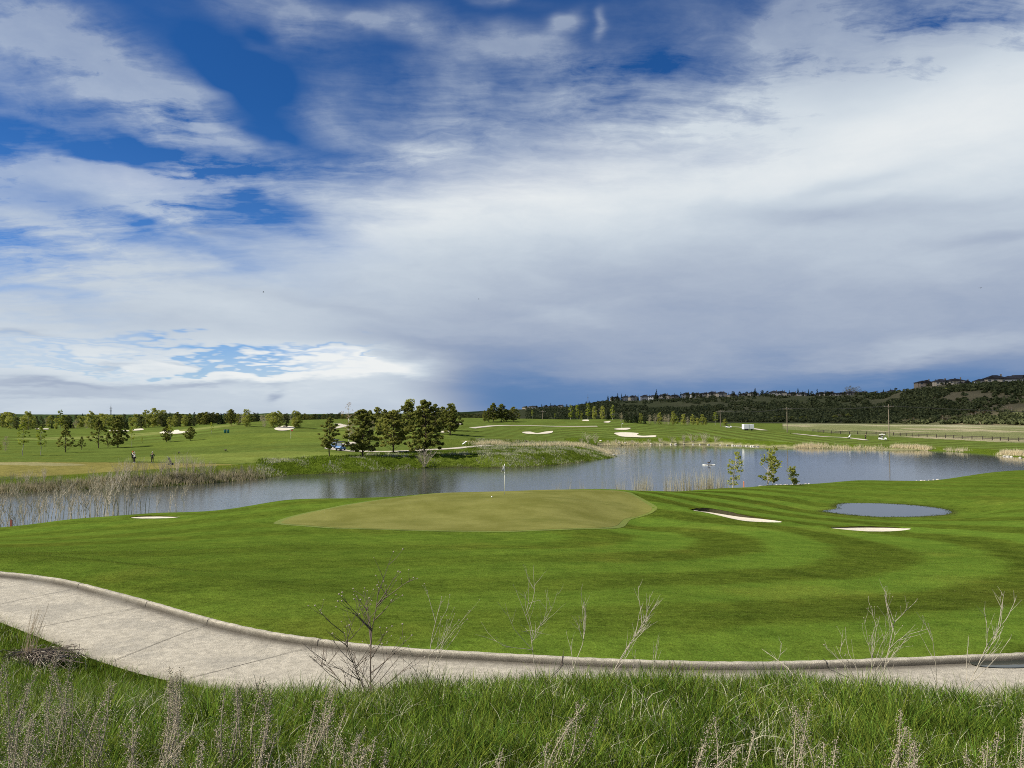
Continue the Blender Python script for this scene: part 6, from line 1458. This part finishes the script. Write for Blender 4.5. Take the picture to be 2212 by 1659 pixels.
# ================================================================ SKY, SUN, CAMERA
SUN_EL, SUN_AZ = 43.0, -103.0           # azimuth measured from +Y towards +X
w = bpy.data.worlds.new("World"); SC.world = w; w.use_nodes = True; E.nt = w.node_tree
for n in list(E.nt.nodes): E.nt.nodes.remove(n)
out = nd('ShaderNodeOutputWorld'); bg = nd('ShaderNodeBackground'); ln(bg.outputs[0], out.inputs[0])
sky = nd('ShaderNodeTexSky', sky_type='NISHITA', sun_disc=False); sky.sun_elevation = math.radians(SUN_EL); sky.sun_rotation = math.radians(SUN_AZ)
sky.air_density = 1.0; sky.dust_density = .6; sky.ozone_density = 2.5; sky.altitude = 1100
tc = nd('ShaderNodeTexCoord'); gen = tc.outputs['Generated']
sx = nd('ShaderNodeSeparateXYZ'); ln(gen, sx.inputs[0]); dx, dy, dz = (E(sx.outputs[i]) for i in range(3))
az = E.m('ARCTAN2', dx, dy) * (180 / PI); el = E.m('ARCSINE', dz) * (180 / PI)
def vec(a, b, c=0.):
    n = nd('ShaderNodeCombineXYZ')
    for i, q in enumerate((a, b, c)):
        if isinstance(q, E): ln(q, n.inputs[i])
        else: n.inputs[i].default_value = q
    return E(n.outputs[0])
elp = E.m('MAXIMUM', el, -2.)
AE = vec(az, elp)
# cloud deck coordinates: the sky seen as a flat high sheet, so streaks converge towards the horizon
kk = E.m('MAXIMUM', dz, 0.) + .14
DK = vec(dx / kk, dy / kk)
# domain warp
wn = noise(DK, 1.6, 4, .6, out=1); wv = nd('ShaderNodeVectorMath', operation='SUBTRACT'); ln(wn, wv.inputs[0]); wv.inputs[1].default_value = (.5, .5, .5)
def warp(v, amt):
    a = nd('ShaderNodeVectorMath', operation='MULTIPLY_ADD'); ln(wv.outputs[0], a.inputs[0]); a.inputs[1].default_value = (amt, amt, amt); ln(v, a.inputs[2]); return E(a.outputs[0])
AEw = warp(AE, 9.0)

def azel(X, Y):
    d = ray(X, Y); d = d / np.linalg.norm(d)
    return math.degrees(math.atan2(d[0], d[1])), math.degrees(math.asin(d[2]))
def vadd1(v):
    n = nd('ShaderNodeVectorMath', operation='MULTIPLY_ADD'); ln(v, n.inputs[0]); n.inputs[1].default_value = (1, 1, 0); n.inputs[2].default_value = (0, 0, 1); return E(n.outputs[0])
AEb = vadd1(AEw)
def dotc(v, c):
    n = nd('ShaderNodeVectorMath', operation='DOT_PRODUCT'); ln(v, n.inputs[0]); n.inputs[1].default_value = c; return E(n.outputs['Value'])
def blobs(L, v=None):
    "sum of soft elliptical patches placed by bearing and elevation"
    s_ = None; v = AEb if v is None else vadd1(v); k = math.degrees(1 / F)
    for q in L:
        X, Y, sx_, sy_, w_ = q[0], q[1], q[2] * k, q[3] * k, q[-1]; t = math.radians(-(q[4] if len(q) > 5 else 0)); a_, e_ = azel(X, Y); c_, n_ = math.cos(t), math.sin(t)
        u = dotc(v, (c_ / sx_, n_ / sx_, -(a_ * c_ + e_ * n_) / sx_)); p = dotc(v, (-n_ / sy_, c_ / sy_, (a_ * n_ - e_ * c_) / sy_))
        g = E.m('POWER', .3678794, E.m('MULTIPLY_ADD', u, u, p * p)); s_ = g * w_ if s_ is None else E.m('MULTIPLY_ADD', g, w_, s_)
    return s_
fib = noise(warp(vmap(DK, rot=(0, 0, math.radians(-24)), scale=(.8, 3.2, 1)), .9), 1.8, 8, .66)        # wispy fibres
fib2 = noise(warp(vmap(AE, rot=(0, 0, math.radians(16)), scale=(.06, .22, 1)), .5), 1.3, 7, .62)
big = noise(warp(DK, .5), 1.1, 5, .55)
pf = noise(warp(vmap(AE, scale=(.14, .26, 1)), .7), 1.1, 8, .63)
# ---- opacity of the cloud cover over the blue
def fcurve(x, pts, x0, x1):
    n = nd('ShaderNodeFloatCurve'); ln((x - x0) / (x1 - x0), n.inputs['Value']); c = n.mapping.curves[0]
    P_ = sorted([((p - x0) / (x1 - x0), v) for p, v in pts])
    vmn = min(v for _, v in P_); vmx = max(v for _, v in P_); Q_ = [(p, (v - vmn) / (vmx - vmn)) for p, v in P_]
    c.points[0].location = Q_[0]; c.points[1].location = Q_[-1]
    for p in Q_[1:-1]: c.points.new(*p)
    n.mapping.update(); return E(n.outputs[0]) * (vmx - vmn) + vmn
line = fcurve(az + (big - .5) * 4, [(-60, 15), (-35, 11.5), (-24, 13.0), (-17, 15.0), (-10, 18.2), (0, 20.8), (13, 22.0), (34, 24.0), (60, 24)], -60, 60)
cover = ramp01(line - el + (big - .5) * 6 + (fib - .5) * 6, -3.2, 6.0)
top = blobs([   # X, Y, size x, size y, tilt (clockwise positive), weight
 (240, 110, 330, 70, 24, .62), (300, 190, 230, 45, 24, .35), (40, 90, 160, 80, 10, .30), (100, 350, 130, 90, 10, .6), (40, 470, 200, 110, 5, .5),
 (270, 365, 110, 38, 8, .75), (440, 385, 110, 42, -8, .7), (350, 420, 220, 30, 6, .3), (590, 40, 130, 40, 12, .5), (640, 60, 40, 30, 0, .2), (765, 68, 50, 18, 0, .62), (1000, 20, 120, 14, 0, .2), (1080, 5, 30, 14, 0, .5),
 (1110, 125, 190, 32, 5, .55), (880, 100, 80, 24, 20, .34), (1215, 62, 30, 17, -35, .6), (1288, 42, 12, 24, 0, .45), (720, 215, 90, 50, -10, .26), (930, 200, 130, 40, -14, .28), (860, 310, 220, 40, -16, .35), (480, 290, 120, 14, 4, .22),
 (1330, 190, 200, 60, 0, .32), (1760, 30, 140, 50, -12, .62), (1690, 40, 40, 34, 0, .3), (2060, 60, 240, 75, -10, .75), (1800, 130, 200, 60, -10, .45), (2212, 200, 300, 90, -14, .5), (1500, 60, 220, 90, 0, .2), (530, 150, 90, 110, 0, -.22), (150, 270, 220, 22, 4, -.28), (560, 290, 90, 40, 0, -.2), (1500, 240, 250, 50, -8, .3)])
sub = blobs([(330, 490, 260, 40, 10, .5), (600, 455, 170, 46, 14, .5), (60, 545, 150, 40, -6, .42), (20, 640, 160, 30, 8, .33), (480, 775, 170, 9, 3, 1.1), (30, 745, 160, 8, 2, .25), (690, 760, 70, 6, -3, .6), (130, 775, 120, 7, 3, .4), (250, 300, 300, 36, 0, .2)])
a = cover + E.m('MINIMUM', top * ((fib - .5) * 3.8 + (pf - .5) * 2.4 + .85), .60) * (pf * .5 + .75) - sub * ((fib2 - .5) * 2 + 1)
a = (a + (fib2 - .5) * .10).clamp()
haze = ramp01(el, 7, 0) * .45
a = E.m('MAXIMUM', a, haze)
# ---- brightness of the cover (0 = storm blue ... 1 = brilliant white)
ey = lambda Y: azel(1106, Y)[1]
elw = elp + (big - .5) * 2.2 + (fib2 - .5) * 1.6
Bm = fcurve(elw, [(-2, .10), (ey(900), .10), (ey(860), .12), (ey(820), .22), (ey(790), .32), (ey(740), .40), (ey(690), .43), (ey(620), .52), (ey(560), .60), (ey(480), .72), (ey(400), .80), (ey(300), .76), (ey(200), .66), (ey(60), .52), (ey(0), .5), (32, .5)], -2, 32)
Bl = fcurve(elw, [(-2, .66), (ey(900), .66), (ey(860), .70), (ey(820), .70), (ey(780), .76), (ey(740), .70), (ey(680), .64), (ey(600), .66), (ey(500), .68), (ey(400), .72), (ey(200), .60), (ey(0), .48), (32, .48)], -2, 32)
sd = ramp01(az + (E.m('MAXIMUM', el * -1 + 9, 0.) * -.35) + (big - .5) * 6, -18, 0)
sd2 = ramp01(az + el * .9 + (fib2 - .5) * 3, -8.5, 1.5)
lowm = ramp01(el, 5.5, 3.2)
sdd = sd * (1 - lowm) + sd2 * lowm
B = Bl * (1 - sdd) + Bm * sdd
add = blobs([(760, 520, 200, 60, -10, .07), (1240, 430, 180, 60, 0, .06), (1480, 800, 260, 36, 0, .10), (1950, 770, 200, 26, -4, .08), (1010, 590, 260, 90, -6, .03), (990, 430, 300, 110, 0, .10), (1800, 330, 330, 110, 0, .08), (2150, 180, 200, 90, 0, .06), (1230, 690, 130, 24, 4, .12), (770, 790, 130, 22, 3, .55), (640, 800, 150, 26, -4, .38), (350, 800, 220, 20, 0, .12), (840, 806, 70, 12, 5, .12), (60, 560, 150, 60, 0, .02), (1000, 720, 200, 24, 3, .06), (2080, 745, 160, 22, -4, .12), (270, 370, 120, 40, 8, .14), (440, 385, 110, 40, -8, .12), (600, 700, 260, 20, 9, .06)], v=warp(AE, 4.))
dark = blobs([(1840, 395, 110, 18, -4, .14), (1800, 460, 190, 22, 6, .20), (2010, 435, 140, 14, 4, .10), (2140, 508, 90, 12, 0, .12), (1420, 600, 260, 60, 3, .06), (900, 740, 330, 24, 5, .14), (700, 660, 240, 12, 10, .06), (460, 492, 60, 8, 4, .16), (110, 832, 150, 9, 3, .24), (440, 828, 120, 7, -3, .26), (90, 852, 160, 7, 0, .14), (20, 722, 60, 8, 0, .14), (590, 832, 50, 4, -3, .2), (585, 806, 36, 4, 0, .2), (592, 852, 18, 7, -25, .25), (255, 790, 44, 4, 0, .2), (400, 790, 50, 4, 5, .15), (2050, 90, 260, 50, -12, .10), (1750, 150, 160, 50, 0, .08), (1640, 800, 330, 30, 0, .04), (2100, 820, 250, 40, -3, .14), (1080, 850, 200, 60, 0, .10), (1860, 790, 260, 18, -3, -.06)], v=warp(AE, 2.5))
B = B + add - dark * ((pf - .5) * 1.6 + 1) + (fib2 - .5) * .20 + (pf - .5) * .16 + (big - .5) * .05
cr = nd('ShaderNodeValToRGB'); ln(B, cr.inputs[0]); cr.color_ramp.interpolation = 'B_SPLINE'
def S(r, g, b): return tuple(((c / 255) / 12.92 if c / 255 <= .04045 else ((c / 255 + .055) / 1.055) ** 2.4) for c in (r, g, b)) + (1,)
els = cr.color_ramp.elements
stops = [(0.0, S(88, 126, 174)), (.14, S(104, 135, 180)), (.30, S(140, 157, 186)), (.46, S(166, 178, 198)), (.62, S(188, 200, 214)), (.80, S(212, 222, 230)), (1.0, S(242, 244, 243))]
els[0].position, els[0].color = stops[0]; els[1].position, els[1].color = stops[-1]
for p, c in stops[1:-1]: e_ = els.new(p); e_.color = c
cl = nd('ShaderNodeVectorMath', operation='SCALE'); ln(cr.outputs[0], cl.inputs[0]); cl.inputs['Scale'].default_value = 10.0
# clear sky: Nishita, deepened
tint = mixc(ramp01(el, 2, 22), (.52, .80, 1.22), (.16, .50, .92))
skyc = mixc(1.0, E(sky.outputs[0]), tint, 'MULTIPLY')
fin = mixc(a, skyc, E(cl.outputs[0]))
ln(fin, bg.inputs[0]); bg.inputs[1].default_value = .066
w.cycles.sampling_method = 'NONE'
# ---- sun
L = bpy.data.lights.new('sun', 'SUN'); L.energy = 5.0; L.angle = math.radians(.53); L.color = (1, .93, .80)
so = bpy.data.objects.new('sun', L); COL.objects.link(so)
sa, se = math.radians(SUN_AZ), math.radians(SUN_EL)
sdir = Vector((math.sin(sa) * math.cos(se), math.cos(sa) * math.cos(se), math.sin(se)))
so.rotation_euler = sdir.to_track_quat('Z', 'Y').to_euler(); so.location = sdir * 60
# ---- camera
cam = bpy.data.cameras.new('camera'); co = bpy.data.objects.new('camera', cam); COL.objects.link(co)
co.location = (0, 0, CAMZ); co.rotation_euler = (PI / 2 + PITCH, 0, 0)
cam.sensor_width = 36; cam.lens = 36 * F / 2212; cam.clip_start = .05; cam.clip_end = 20000
SC.camera = co
vs = SC.view_settings; vs.view_transform = 'Standard'; vs.look = 'None'; vs.exposure = .6; vs.gamma = 1
SC.cycles.filter_width = 1.0; SC.cycles.use_denoising = False; SC.cycles.max_bounces = 6; SC.cycles.transparent_max_bounces = 8; SC.cycles.caustics_reflective = False; SC.cycles.caustics_refractive = False
